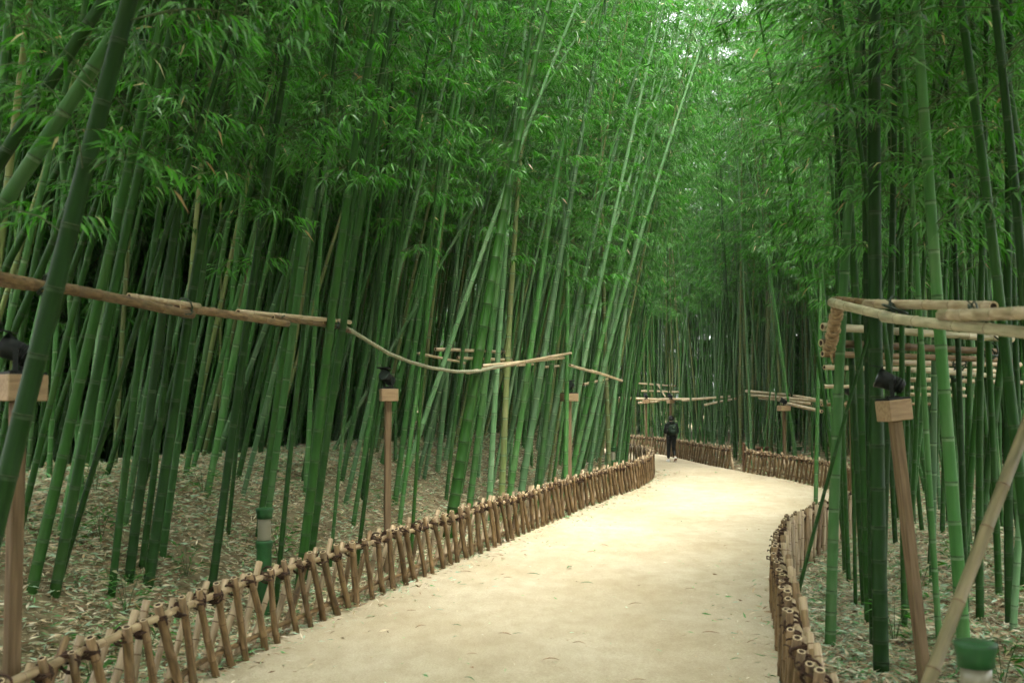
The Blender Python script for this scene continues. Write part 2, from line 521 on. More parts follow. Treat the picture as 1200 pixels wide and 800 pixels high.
# sand path
def resample(L, n):
    s = np.concatenate([[0], np.cumsum(np.linalg.norm(np.diff(L, axis=0), axis=1))])
    u = np.linspace(0, s[-1], n)
    return np.column_stack([np.interp(u, s, L[:, 0]), np.interp(u, s, L[:, 1])])
NP, NC = 420, 26
PL, PR = resample(LEFT, NP), resample(RIGHT, NP)
V = []
for k in range(NC + 1):
    t = -0.06 + 1.12 * k / NC
    p = PL * (1 - t) + PR * t
    e = min(t, 1 - t)
    z = 0.006 + 0.010 * bumps(p[:, 0] * 0.9, p[:, 1] * 0.8) + (-0.085 if e < -0.03 else (-0.012 if e < 0.012 else 0.004))
    V.append(np.column_stack([p, z]))
V = np.stack(V, 1).reshape(-1, 3)
idx = np.arange(NP * (NC + 1)).reshape(NP, NC + 1)
F = np.stack([idx[:-1, :-1].ravel(), idx[:-1, 1:].ravel(), idx[1:, 1:].ravel(), idx[1:, :-1].ravel()], 1)
path = obj('path', np_mesh('path', V, F, M_SAND, smooth=True))
tag(path, 'winding path of pale packed sand between two bamboo fences', 'path', kind='structure')

# ------------------------------------------------------------------ bamboo pole pieces (dry, cut)
def pole_mesh(name, L, r, mat, seed, sides=8, nodes=3, crook=0.012, thin=0.9):
    """a cut bamboo pole along +z with node rings, slightly crooked, hollow cut ends"""
    rr = random.Random(seed)
    zs, rs, ms = [0.0], [r], []
    ph = rr.random() * 6.28
    for k in range(nodes):
        z = L * (k + 0.35 + 0.4 * rr.random()) / nodes
        z = min(max(z, 0.03), L - 0.03)
        q = 1 - (1 - thin) * z / L
        for dz, f, mm in ((-0.014, 1.0, 0), (-0.004, 1.09, 0), (0.004, 1.07, 1), (0.012, 0.98, 0)):
            zs.append(z + dz); rs.append(r * q * f); ms.append(mm)
    zs.append(L); rs.append(r * thin); ms.append(0)
    mb = MB()
    pts = [(crook * math.sin(z / L * 3.1 + ph), crook * math.cos(z / L * 4.3 + ph), z) for z in zs]
    mb.tube(pts, rs, sides, mats=ms, cap=False)
    n = len(zs)
    for e, zz, di in ((n - 1, L, 1), (0, 0.0, -1)):     # hollow end: rim, then a sunk disc painted dark for the hollow's shade
        b = e * sides
        c = Vector(pts[e])
        inner = [c + (Vector(mb.v[b + k]) - c) * 0.62 for k in range(sides)]
        sunk = [p - Vector((0, 0, di * 0.012)) for p in inner]
        base = mb.n
        mb.v.extend([tuple(p) for p in inner] + [tuple(p) for p in sunk]); mb.n += 2 * sides
        for k in range(sides):
            j = (k + 1) % sides
            q1 = [b + k, b + j, base + j, base + k]; q2 = [base + k, base + j, base + sides + j, base + sides + k]
            mb.f.append(q1 if di > 0 else q1[::-1]); mb.m.append(2)
            mb.f.append(q2 if di > 0 else q2[::-1]); mb.m.append(3)
        q = [base + sides + k for k in range(sides)]
        mb.f.append(q if di > 0 else q[::-1]); mb.m.append(3)
    return mb.mesh(name, [mat, M_POLENODE, M_CUT, M_HOLE_SHADE], smooth=True)

ZUP = Vector((0, 0, 1))
def along(a, b, roll=0.0):
    """euler turning +z into the direction a -> b"""
    d = (Vector(b) - Vector(a)).normalized()
    return (ZUP.rotation_difference(d) @ Quaternion(ZUP, roll)).to_euler()

def put_pole(me, L, a, b, parent, name='pole', r=1.0):
    """lay a pole mesh of length L from a to b"""
    ln = (Vector(b) - Vector(a)).length
    return obj(name, me, parent, a, along(a, b, random.random() * 6.28), (r, r, ln / L))

PICKET_L = 0.78
PICKETS = [pole_mesh('picket_a%d' % i, PICKET_L, 0.033, M_POLE, i, 8, 3) for i in range(5)]
PICKETS_LIT = [pole_mesh('picket_b%d' % i, PICKET_L, 0.031, M_RAIL, 20 + i, 8, 3) for i in range(4)]  # back pickets paler than front: light on their side put into colour
RAILS = [pole_mesh('rail_%d' % i, 2.4, 0.027, M_RAIL, 40 + i, 8, 7, 0.01) for i in range(3)]
RAILS_D = [pole_mesh('rail_low_%d' % i, 2.4, 0.024, M_POLE, 50 + i, 7, 7, 0.01) for i in range(2)]

def tie_mesh(name, seed, mat=None, R0=0.046, r0=0.0075, loops=4):
    rr = random.Random(seed)
    mb = MB()
    for k in range(loops):
        ax = Vector((rr.uniform(-0.5, 0.5), rr.uniform(-0.25, 0.25), 1 if k % 2 else 0.35)) if k % 2 else Vector((1, rr.uniform(-0.3, 0.3), rr.uniform(-0.6, 0.6)))
        mb.torus((rr.uniform(-0.012, 0.012), 0, rr.uniform(-0.016, 0.016)), ax, R0 * rr.uniform(0.9, 1.12), r0 * rr.uniform(0.85, 1.2), 10, 4)
    mb.tube([(0, 0.04, 0.02), (0.02, 0.07, 0.035), (0.045, 0.075, rr.uniform(0.0, 0.06))], r0 * 0.6, 4)
    return mb.mesh(name, mat or M_TWINE)
TIES = [tie_mesh('tie_%d' % i, i) for i in range(4)]

def fence(L, s0, s1, label, spacing=0.31, end_post=False, flip=1):
    """lattice fence along polyline L between arc lengths s0 and s1; flip = +1 when the path is on the right of travel"""
    seg = np.concatenate([[0], np.cumsum(np.linalg.norm(np.diff(L, axis=0), axis=1))])
    s1 = min(s1, seg[-1])
    at = lambda s: np.array([np.interp(s, seg, L[:, 0]), np.interp(s, seg, L[:, 1])])
    p = at(s0)
    root = empty('bamboo_fence', (p[0], p[1], 0))
    tag(root, label, 'fence', 'low lashed bamboo fences along the path')
    org = Vector((p[0], p[1], 0))
    n = int((s1 - s0) / spacing)
    for i in range(n):
        s = s0 + (i + random.uniform(-0.14, 0.14)) * spacing
        p = at(s); t = at(s + 0.05) - at(s - 0.05); t = t / (np.linalg.norm(t) + 1e-9)
        nn = np.array([t[1], -t[0]]) * flip
        lean = 0.14 + random.uniform(-0.05, 0.035)
        top = random.uniform(0.65, 0.71)
        rz = 0.6 + 0.015 * math.sin(s * 1.7)
        # front picket (path side)
        b = p + nn * 0.062 + t * lean; a = p + nn * 0.045 - t * lean
        put_pole(random.choice(PICKETS), PICKET_L, Vector((*b, -0.04)) - org, Vector((*a, top)) - org, root, 'picket', random.uniform(0.82, 1.12))
        # back picket, leaning the other way
        sb = s + 0.03
        pb = at(sb)
        lean2 = 0.19 + random.uniform(-0.06, 0.06)
        b = pb - nn * 0.07 - t * lean2; a = pb - nn * 0.045 + t * lean2
        put_pole(random.choice(PICKETS_LIT if random.random() < 0.75 else PICKETS), PICKET_L, Vector((*b, -0.04)) - org, Vector((*a, random.uniform(0.64, 0.74))) - org, root, 'picket', random.uniform(0.8, 1.05))
        q = p - t * lean * 0.72
        obj('tie', TIES[i % 4], root, Vector((q[0] + nn[0] * 0.02, q[1] + nn[1] * 0.02, rz)) - org, (random.uniform(-0.3, 0.3), random.uniform(-0.3, 0.3), math.atan2(t[1], t[0])), [random.uniform(1.0, 1.25)] * 3)
    s = s0 - 0.1
    k = 0
    while s < s1 - 0.2:
        e = min(s + 1.55, s1 + 0.05)
        a, b = at(s), at(e)
        za, zb = 0.6 + random.uniform(-0.012, 0.012), 0.6 + random.uniform(-0.012, 0.012)
        put_pole(RAILS[k % 3], 2.4, Vector((*a, za)) - org, Vector((*b, zb)) - org, root, 'rail')
        put_pole(RAILS_D[k % 2], 2.4, Vector((*a, 0.13)) - org, Vector((*b, 0.14)) - org, root, 'rail')
        s = e - 0.12; k += 1
        if e >= s1: break
    if end_post:
        mb = MB(); mb.tube([(0, 0, -0.05), (0, 0, 0.4), (0, 0, 0.86)], [0.05, 0.05, 0.046], 8)
        q = at(s0 if end_post < 0 else s1)
        obj('end_post', mb.mesh('end_post', M_BROWN), root, Vector((q[0], q[1], 0)) - org)
    return root

def arc_at(L, y, x=None):
    seg = np.concatenate([[0], np.cumsum(np.linalg.norm(np.diff(L, axis=0), axis=1))])
    d = np.abs(L[:, 1] - y) if x is None else np.hypot(L[:, 0] - x, L[:, 1] - y)
    return float(seg[d.argmin()])

fence(LEFT, arc_at(LEFT, 4.2, -2.8), arc_at(LEFT, 43, 0.5), 'long low fence of crossed bamboo poles below the littered bank, bulging into the path')
fence(RIGHT, arc_at(RIGHT, 3.4, 2.55), arc_at(RIGHT, 33.2, 6.9), 'low fence of lashed bamboo poles curving round beside the horizontal trellis rails', flip=-1, end_post=1)
fence(RIGHT, arc_at(RIGHT, 34.5, 6.75), arc_at(RIGHT, 53.5, 0), 'low bamboo picket fence behind the walking person, ending at the narrow gap', flip=-1)

# ------------------------------------------------------------------ living bamboo
BEND = 0.055
def bend_off(t, L):
    return L * BEND * np.power(np.clip(t, 0, 1), 2.6)

def culm_mesh(name, L, r0, mat, sides, seed):
    rr = random.Random(seed)
    zs, rs, ms = [-0.15], [r0 * 1.05], []
    z, step = 0.06 + 0.1 * rr.random(), 0.14
    rad = lambda z: r0 * (1 - 0.88 * (z / L) ** 1.25)
    while z < L - 0.15:
        q = rad(z)
        for dz, f, mm in ((-0.026, 0.995, 0), (-0.006, 1.0, 2), (-0.001, 1.05, 0), (0.006, 1.045, 1), (0.011, 0.99, 0)):
            zs.append(z + dz); rs.append(q * f); ms.append(mm)
        step = min(step * 1.13, 0.33 + 0.05 * rr.random())
        if z > L * 0.6: step = max(0.2, step * 0.92)
        z += step
    zs.append(L); rs.append(max(0.003, rad(L) * 0.5)); ms.append(0)
    zs = np.array(zs); rs = np.array(rs)
    t = np.clip(zs / L, 0, 1)
    w = 0.010 * rr.uniform(0.4, 1.6)
    p1, p2 = rr.random() * 6.28, rr.random() * 6.28
    cx = bend_off(t, L) + w * np.sin(zs * 0.9 + p1)
    cy = w * np.sin(zs * 0.75 + p2)
    an = np.arange(sides) * 2 * np.pi / sides
    X = cx[:, None] + rs[:, None] * np.cos(an); Y = cy[:, None] + rs[:, None] * np.sin(an)
    Z = np.repeat(zs[:, None], sides, 1)
    V = np.stack([X, Y, Z], -1).reshape(-1, 3)
    n = len(zs)
    id0 = np.arange(n * sides).reshape(n, sides)
    F = np.stack([id0[:-1], np.roll(id0[:-1], -1, 1), np.roll(id0[1:], -1, 1), id0[1:]], -1).reshape(-1, 4)
    me = np_mesh(name, V, F, mat, smooth=True)
    me.materials.append(M_NODE); me.materials.append(M_BLOOMS.get(mat.name, M_BLOOM))
    me.polygons.foreach_set('material_index', np.repeat(np.array(ms, dtype=np.int32), sides))
    return me

GREENS = np.array([(0.025, 0.107, 0.011), (0.035, 0.137, 0.016), (0.050, 0.167, 0.026), (0.078, 0.190, 0.052), (0.016, 0.077, 0.008)])
DRY = np.array([(0.30, 0.25, 0.12), (0.22, 0.15, 0.07), (0.36, 0.33, 0.19)])

def leaves(base, dirs, length, width, r, dry=0.02, droop=0.25, fine=True):
    """leaf blades as folded kites: returns V, F, cols"""
    n = len(base)
    d = dirs / (np.linalg.norm(dirs, axis=1, keepdims=True) + 1e-9)
    up = np.tile(np.array([0, 0, 1.0]), (n, 1)) + r.normal(0, 0.55, (n, 3))
    s = np.cross(d, up); s /= (np.linalg.norm(s, axis=1, keepdims=True) + 1e-9)
    nn = np.cross(s, d)
    L = length[:, None]; W = width[:, None]
    dz = np.zeros((n, 3)); dz[:, 2] = -1
    a = base + d * L * 0.36 + s * W * 0.5 + nn * W * 0.13
    b = base + d * L * 0.36 - s * W * 0.5 + nn * W * 0.13
    m = base + d * L * 0.5 + dz * L * droop * 0.25
    tip = base + d * L + dz * L * droop
    K = 5 if fine else 4
    i = np.arange(n)[:, None] * K
    if fine:
        V = np.stack([base, a, m, b, tip], 1).reshape(-1, 3)
        F = np.concatenate([i + np.array([[0, 1, 2]]), i + np.array([[0, 2, 3]]), i + np.array([[1, 4, 2]]), i + np.array([[2, 4, 3]])], 0)
    else:
        V = np.stack([base, a, b, tip], 1).reshape(-1, 3)
        F = np.concatenate([i + np.array([[0, 1, 3]]), i + np.array([[0, 3, 2]])], 0)
    c = GREENS[r.integers(0, len(GREENS), n)] * r.uniform(0.8, 1.25, (n, 1))
    k = r.random(n) < dry
    c[k] = DRY[r.integers(0, len(DRY), k.sum())]
    return V, F, np.repeat(c, K, 0)

def join_meshes(name, parts):
    mats, VV, FL, LS, MI, CC = [], [], [], [], [], []
    vb = 0; lb = 0
    for me in parts:
        n = len(me.vertices); co = np.empty(n * 3, dtype=np.float32); me.vertices.foreach_get('co', co)
        nl = len(me.loops); li = np.empty(nl, dtype=np.int32); me.loops.foreach_get('vertex_index', li)
        npoly = len(me.polygons); ls = np.empty(npoly, dtype=np.int32); me.polygons.foreach_get('loop_start', ls)
        mi = np.zeros(npoly, dtype=np.int32); me.polygons.foreach_get('material_index', mi)
        loc = []
        for m in me.materials:
            if m not in mats: mats.append(m)
            loc.append(mats.index(m))
        c = np.ones((n, 4), dtype=np.float32)
        if 'tint' in me.color_attributes:
            cc = np.empty(n * 4, dtype=np.float32); me.color_attributes['tint'].data.foreach_get('color', cc); c = cc.reshape(-1, 4)
        VV.append(co.reshape(-1, 3)); FL.append(li + vb); LS.append(ls + lb); MI.append(np.array(loc)[mi]); CC.append(c)
        vb += n; lb += nl
    me = bpy.data.meshes.new(name)
    V = np.concatenate(VV); me.vertices.add(len(V)); me.vertices.foreach_set('co', V.ravel())
    L = np.concatenate(FL); me.loops.add(len(L)); me.loops.foreach_set('vertex_index', L.astype(np.int32))
    S = np.concatenate(LS); me.polygons.add(len(S)); me.polygons.foreach_set('loop_start', S.astype(np.int32))
    for m in mats: me.materials.append(m)
    me.polygons.foreach_set('material_index', np.concatenate(MI).astype(np.int32))
    at = me.color_attributes.new('tint', 'FLOAT_COLOR', 'POINT'); at.data.foreach_set('color', np.concatenate(CC).ravel())
    me.update(calc_edges=True)
    return me
CROWN_L = 13.0
def crown_mesh(name, h0, seed, per=9, leaf=0.165, reach=1.5, step=0.30, fine=False):
    """branches at the nodes of a 13 m stem, side twigs and hanging leaf fans"""
    r = np.random.default_rng(seed)
    TV, TF = [], []
    B, D = [], []
    tb = 0
    def twig(p, q, ra, rb):
        nonlocal tb
        d = q - p; d = d / (np.linalg.norm(d) + 1e-9)
        u = np.cross(d, [0.3, 0.2, 1.0]); u /= (np.linalg.norm(u) + 1e-9); w = np.cross(d, u)
        for c, rad in ((p, ra), (q, rb)):
            for k in range(3):
                TV.append(c + rad * (u * math.cos(k * 2.094) + w * math.sin(k * 2.094)))
        for k in range(3):
            j = (k + 1) % 3
            TF.append([tb + k, tb + j, tb + 3 + j, tb + 3 + k])
        tb += 6
    z = h0
    side = r.random() * 6.28
    while z < CROWN_L - 0.05:
        t = z / CROWN_L
        u = (z - h0) / (CROWN_L - h0)
        c = np.array([float(bend_off(t, CROWN_L)), 0, z])
        side += math.pi + r.normal(0, 0.5)
        for bnum in range(2):
            a = side + (0.45 if bnum else -0.45) + r.normal(0, 0.25)
            ln = reach * (0.35 + 1.0 * min(1, u * 4 + 0.3) * (1 - 0.62 * u)) * r.uniform(0.65, 1.25) * (0.75 if bnum else 1)
            el = r.uniform(0.35, 0.75)
            d = np.array([math.cos(a) * math.cos(el), math.sin(a) * math.cos(el), math.sin(el)])
            pts = [c]
            for k in range(1, 4):
                f = k / 3
                pts.append(c + d * ln * f + np.array([0, 0, -0.36 * ln * f * f]))
            for k in range(3):
                twig(pts[k], pts[k + 1], 0.006 - 0.0015 * k, 0.0045 - 0.0013 * k)
            for k in range(per):
                f = 0.22 + 0.78 * (k + r.random() * 0.8) / per
                i = min(2, int(f * 3)); g = f * 3 - i
                p = pts[i] * (1 - g) + pts[i + 1] * g
                ta = a + r.normal(0, 0.9)
                td = np.array([math.cos(ta), math.sin(ta), r.uniform(-0.55, 0.35)])
                tl = r.uniform(0.12, 0.42)
                q = p + td * tl + np.array([0, 0, -0.10 * tl])
                twig(p, q, 0.0022, 0.0014)
                nl = r.integers(5, 9)
                for j in range(nl):
                    g = 0.35 + 0.65 * j / (nl - 1)
                    la = ta + (1 if j % 2 else -1) * r.uniform(0.2, 1.1)
                    B.append(p * (1 - g) + q * g)
                    D.append([math.cos(la), math.sin(la), r.uniform(-1.15, 0.05)])
        z += step * r.uniform(0.8, 1.2)
    B, D = np.array(B), np.array(D)
    n = len(B)
    LV, LF, LC = leaves(B, D, leaf * r.uniform(0.65, 1.2, n), leaf * 0.145 * r.uniform(0.8, 1.25, n), r, dry=0.008, droop=0.22, fine=fine)
    crown = np_mesh(name, LV, LF, M_LEAF, LC)
    tw = np_mesh(name + '_twigs', np.array(TV), np.array(TF), M_TWIG)
    return join_meshes(name, [crown, tw]), None, n

CROWNS_LOW = [crown_mesh('crown_low_%d' % i, 3.3 + 0.35 * i, 100 + i, per=6, step=0.40, leaf=0.15, reach=1.3, fine=True) for i in range(4)]
CROWNS_MID = [crown_mesh('crown_mid_%d' % i, 4.8 + 0.4 * i, 200 + i, per=7, step=0.36, leaf=0.155, reach=1.4) for i in range(5)]
CROWNS_OPEN = [crown_mesh('crown_open_%d' % i, 4.4 + 0.5 * i, 300 + i, per=5, reach=0.9, step=0.52, leaf=0.15) for i in range(4)]
CROWNS_DENSE = [crown_mesh('crown_dense_%d' % i, 4.5 + 0.6 * i, 500 + i, per=9, reach=1.6, step=0.30, leaf=0.17) for i in range(2)]  # extra dense, only for the added stems shading the near path
CROWNS_FULL = [crown_mesh('crown_full_%d' % i, 0.3 + 0.3 * i, 400 + i, per=10, reach=1.9, step=0.33, leaf=0.25) for i in range(2)]

def lean_quat(lx, ly, bend_dir):
    d = Vector((lx, ly, 1)).normalized()
    q = ZUP.rotation_difference(d)
    return (q @ Quaternion(ZUP, bend_dir)).to_euler()

bamboo_count = 0
PLACED = []
LANDMARKS = [(-2.8, 6.3, 'lamp box'), (-1.5, 13.6, 'plain lamp'), (1.1, 21.6, 'bulge lamp'), (7.9, 32.2, 'pale lamp'), (2.8, 8.0, 'leaning lamp'), (5.7, 18.6, 'reddish post'),
             (-2.5, 11.4, 'green bollard'), (2.0, 4.75, 'ribbed bollard'), (2.5, 27.2, 'bend bollard'), (6.9, 34, 'fence gap'), (-0.4, 17.6, 'sagging cord'), (2.6, 8.9, 'rope-bound corner'), (5.6, 44.0, 'small lamps')]
def bamboo(x, y, lx, ly, dia, tone, L=None, crown=None, label=None, where='', bend=None):
    """one living stem: culm, twigs and leaf crown under an Empty at its foot"""
    global bamboo_count
    bamboo_count += 1
    rr = random.Random(bamboo_count * 7 + 3)
    L = L or rr.uniform(11.5, 14.0)
    if bend is None:
        bend = math.atan2(ly, lx) + rr.uniform(-0.9, 0.9) if abs(lx) + abs(ly) > 0.03 else rr.uniform(0, 6.28)
    root = empty('bamboo', (x, y, hz(x, y)), lean_quat(lx, ly, bend))
    dist = math.hypot(x, y)
    sides = 12 if dist < 10 else (9 if dist < 20 else 7)
    obj('culm', culm_mesh('culm', L, dia / 2, CULM[tone], sides, bamboo_count), root)
    if crown is None:
        df = min(poly_dist(np.array([[x, y]]), LEFT)[0], poly_dist(np.array([[x, y]]), RIGHT)[0])
        crown = rr.choice(CROWNS_OPEN) if (y > 12.5 and df < 3.2) else rr.choice(CROWNS_MID + CROWNS_LOW[2:])
    s = L / CROWN_L
    c = obj('crown', crown[0], root, scale=(s, s, s)); c['kind'] = 'stuff'
    if label is None:
        size = 'slender' if dia < 0.062 else ('thick' if dia > 0.086 else 'medium-thick')
        sl = math.hypot(lx, ly)
        lean = 'upright' if sl < 0.075 else ('tilted' if sl < 0.17 else ('leaning' if sl < 0.32 else 'steeply slanting'))
        df = min(poly_dist(np.array([[x, y]]), LEFT)[0], poly_dist(np.array([[x, y]]), RIGHT)[0])
        row = 'close behind' if df < 0.9 else ('a step behind' if df < 2.0 else ('well behind' if df < 3.6 else 'deep behind'))
        lm = min(LANDMARKS, key=lambda k: (k[0] - x) ** 2 + (k[1] - y) ** 2)
        by = ' near the ' + lm[2] if (lm[0] - x) ** 2 + (lm[1] - y) ** 2 < 1.5 ** 2 else ''
        label = '%s %s %s bamboo %s %s%s' % (lean, size, tone.replace('bluish ', ''), row, where, by)
        tag(root, label, 'bamboo', label)
    else:
        tag(root, label, 'bamboo', 'bamboo stems with a place of their own')
    PLACED.append((x, y))
    return root

FOC = 1300.0
def hero(xh, slope, w, Y, tone, label=None, where='', ly=0.0, crown=None, L=None, bend=None):
    """a stem crossing eye level at picture column xh, at distance Y, leaning slope (sideways per height)"""
    X = (xh - 600) / FOC * Y
    g = 0.0
    for _ in range(4):
        bx = X - slope * (EYE - g); by = Y - ly * (EYE - g)
        g = hz(bx, by)
    return bamboo(bx, by, slope, ly, w * Y / FOC * (0.92 if Y < 12 else 0.74), tone, L, crown, label, where, bend)

BANK = 'the bank fence'
TREL = 'the trellis-side fence'
BEND_W = 'the fence bulge'
FARW = 'the far fence'
lowc = lambda i: CROWNS_LOW[i % 4]
D, G, P_, Y_ = 'dark green', 'green', 'pale bluish green', 'yellowish green'
# --- left bank, near; mostly the dark tone, putting their shade into the colour
hero(28, 0.22, 29, 6.0, D, 'very thick dark green bamboo crossing in front of the wooden lamp box on the bank', crown=lowc(0), L=12)
hero(-150, 0.60, 23, 7.2, G, 'green bamboo slanting steeply behind the very thick dark stem, upper of a pair', crown=lowc(1))
hero(-172, 0.58, 20, 7.9, D, 'dark bamboo slanting steeply behind the very thick dark stem, lower of a pair', crown=lowc(3))
for a in ((88, .20, 15, 9.0, D), (108, .17, 14, 9.2, D), (62, .22, 9, 9.8, D), (135, .30, 8, 9.3, D),
          (158, .10, 10, 9.8, D), (178, .12, 13, 10.2, D), (189, .11, 9, 10.6, D), (206, .13, 14, 10.4, D), (216, .14, 10, 11.0, G),
          (277, .11, 11, 10.8, D), (283, .10, 7, 12.3, D), (324, .12, 11, 12.8, D), (331, .13, 14, 13.4, G), (346, .08, 7, 11.2, D),
          (376, .115, 13, 11.8, D), (389, .13, 13, 12.2, D), (407, .09, 6, 13.2, G), (443, .12, 7, 13.6, D), (432, .22, 8, 15.5, P_),
          (30, .34, 10, 10.5, D), (-20, .40, 11, 10.0, D), (-70, .48, 11, 11.0, D), (12, .16, 12, 12.0, D), (150, .26, 9, 12.5, D),
          (232, .17, 9, 13.5, G), (246, .24, 8, 14.2, G), (300, .20, 9, 14.5, D), (118, .13, 10, 13.0, G), (72, .30, 9, 13.5, D),
          (364, .05, 8, 15.0, G), (262, .07, 8, 15.5, G), (196, .30, 8, 15.0, D), (418, .17, 8, 16.5, G)):
    hero(a[0], a[1], a[2], a[3], a[4], where=BANK, ly=random.uniform(-.05, .05), crown=lowc(random.randrange(4)) if a[3] < 12 else None)
# --- inside the bulge, the brightly lit stems
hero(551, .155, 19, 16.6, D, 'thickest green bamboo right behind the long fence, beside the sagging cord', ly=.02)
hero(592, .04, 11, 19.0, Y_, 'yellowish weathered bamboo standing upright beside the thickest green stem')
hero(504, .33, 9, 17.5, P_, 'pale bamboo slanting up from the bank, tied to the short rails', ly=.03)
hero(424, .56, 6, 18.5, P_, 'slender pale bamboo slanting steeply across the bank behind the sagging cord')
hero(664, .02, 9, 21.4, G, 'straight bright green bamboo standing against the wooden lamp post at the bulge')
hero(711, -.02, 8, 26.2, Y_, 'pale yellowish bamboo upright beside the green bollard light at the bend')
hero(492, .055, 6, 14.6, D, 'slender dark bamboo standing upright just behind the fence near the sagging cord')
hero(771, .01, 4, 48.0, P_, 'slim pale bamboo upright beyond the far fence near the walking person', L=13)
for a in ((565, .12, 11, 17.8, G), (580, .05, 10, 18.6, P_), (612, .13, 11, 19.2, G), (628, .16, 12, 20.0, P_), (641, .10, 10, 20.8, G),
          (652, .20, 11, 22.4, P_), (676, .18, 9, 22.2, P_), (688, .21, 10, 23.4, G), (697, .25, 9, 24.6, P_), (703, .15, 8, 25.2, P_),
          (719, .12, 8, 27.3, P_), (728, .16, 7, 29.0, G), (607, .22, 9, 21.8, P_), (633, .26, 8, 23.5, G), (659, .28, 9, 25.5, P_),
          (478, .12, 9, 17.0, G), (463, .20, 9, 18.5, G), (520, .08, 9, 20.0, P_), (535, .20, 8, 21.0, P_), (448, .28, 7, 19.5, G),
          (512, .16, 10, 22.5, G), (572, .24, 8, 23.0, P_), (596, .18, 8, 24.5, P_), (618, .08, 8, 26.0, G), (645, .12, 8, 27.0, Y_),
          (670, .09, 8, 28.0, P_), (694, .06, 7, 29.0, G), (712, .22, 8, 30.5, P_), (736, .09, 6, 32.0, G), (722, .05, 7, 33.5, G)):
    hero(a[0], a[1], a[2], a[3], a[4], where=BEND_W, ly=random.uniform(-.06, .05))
# --- right side
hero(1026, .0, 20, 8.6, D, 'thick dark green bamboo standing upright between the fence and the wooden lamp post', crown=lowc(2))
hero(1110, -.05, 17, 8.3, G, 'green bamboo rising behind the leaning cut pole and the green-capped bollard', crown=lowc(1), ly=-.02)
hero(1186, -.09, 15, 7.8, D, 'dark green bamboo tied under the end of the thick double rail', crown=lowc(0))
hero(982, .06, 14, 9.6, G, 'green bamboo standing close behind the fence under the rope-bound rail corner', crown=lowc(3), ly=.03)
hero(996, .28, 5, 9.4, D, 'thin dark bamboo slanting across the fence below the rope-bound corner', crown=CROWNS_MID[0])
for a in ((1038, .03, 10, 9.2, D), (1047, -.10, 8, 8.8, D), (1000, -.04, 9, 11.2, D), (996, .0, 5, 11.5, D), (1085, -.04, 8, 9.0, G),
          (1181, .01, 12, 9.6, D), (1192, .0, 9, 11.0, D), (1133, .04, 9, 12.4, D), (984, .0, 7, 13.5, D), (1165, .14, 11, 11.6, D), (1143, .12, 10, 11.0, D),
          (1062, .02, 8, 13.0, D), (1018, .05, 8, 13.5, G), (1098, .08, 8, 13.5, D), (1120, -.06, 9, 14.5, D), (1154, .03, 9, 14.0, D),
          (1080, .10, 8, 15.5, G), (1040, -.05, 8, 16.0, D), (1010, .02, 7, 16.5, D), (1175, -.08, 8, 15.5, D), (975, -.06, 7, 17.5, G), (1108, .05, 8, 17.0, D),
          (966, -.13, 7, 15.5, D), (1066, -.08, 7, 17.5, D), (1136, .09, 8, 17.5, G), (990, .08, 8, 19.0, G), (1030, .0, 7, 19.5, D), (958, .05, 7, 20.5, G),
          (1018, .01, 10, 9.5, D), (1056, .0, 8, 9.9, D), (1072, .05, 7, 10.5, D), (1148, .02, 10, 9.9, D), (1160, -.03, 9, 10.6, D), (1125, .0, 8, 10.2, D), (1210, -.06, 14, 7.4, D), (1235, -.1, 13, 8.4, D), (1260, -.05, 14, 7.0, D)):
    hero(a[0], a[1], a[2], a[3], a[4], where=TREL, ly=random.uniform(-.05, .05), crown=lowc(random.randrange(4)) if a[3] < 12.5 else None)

# --- fill the rest of the grove
def far_enough(x, y, d):
    return all((x - a) ** 2 + (y - b) ** 2 > d * d for a, b in PLACED)

def scatter(n, xr, yr, test, mind, rr):
    out = []
    tries = 0
    while len(out) < n and tries < 80:
        tries += 1
        P = np.column_stack([rr.uniform(*xr, 600), rr.uniform(*yr, 600)])
        ok = test(P) & ~in_path(P)
        P = P[ok]
        if not len(P): continue
        d = np.minimum(poly_dist(P, LEFT), poly_dist(P, RIGHT))
        P = P[d > 0.45]
        for x, y in P:
            if len(out) >= n: break
            if far_enough(x, y, mind):
                out.append((x, y)); PLACED.append((x, y))
    return out

def lean_for(x, y, rr):
    left = poly_dist(np.array([[x, y]]), LEFT)[0] < poly_dist(np.array([[x, y]]), RIGHT)[0]
    if left and y < 36:
        return (rr.normal(0.14, 0.055) if x > -2.5 else rr.normal(0.16, 0.075)), rr.normal(0, 0.05)
    if y > 34:
        return rr.normal(0.0, 0.05), rr.normal(-0.02, 0.05)
    return rr.normal(-0.01, 0.04), rr.normal(0, 0.04)

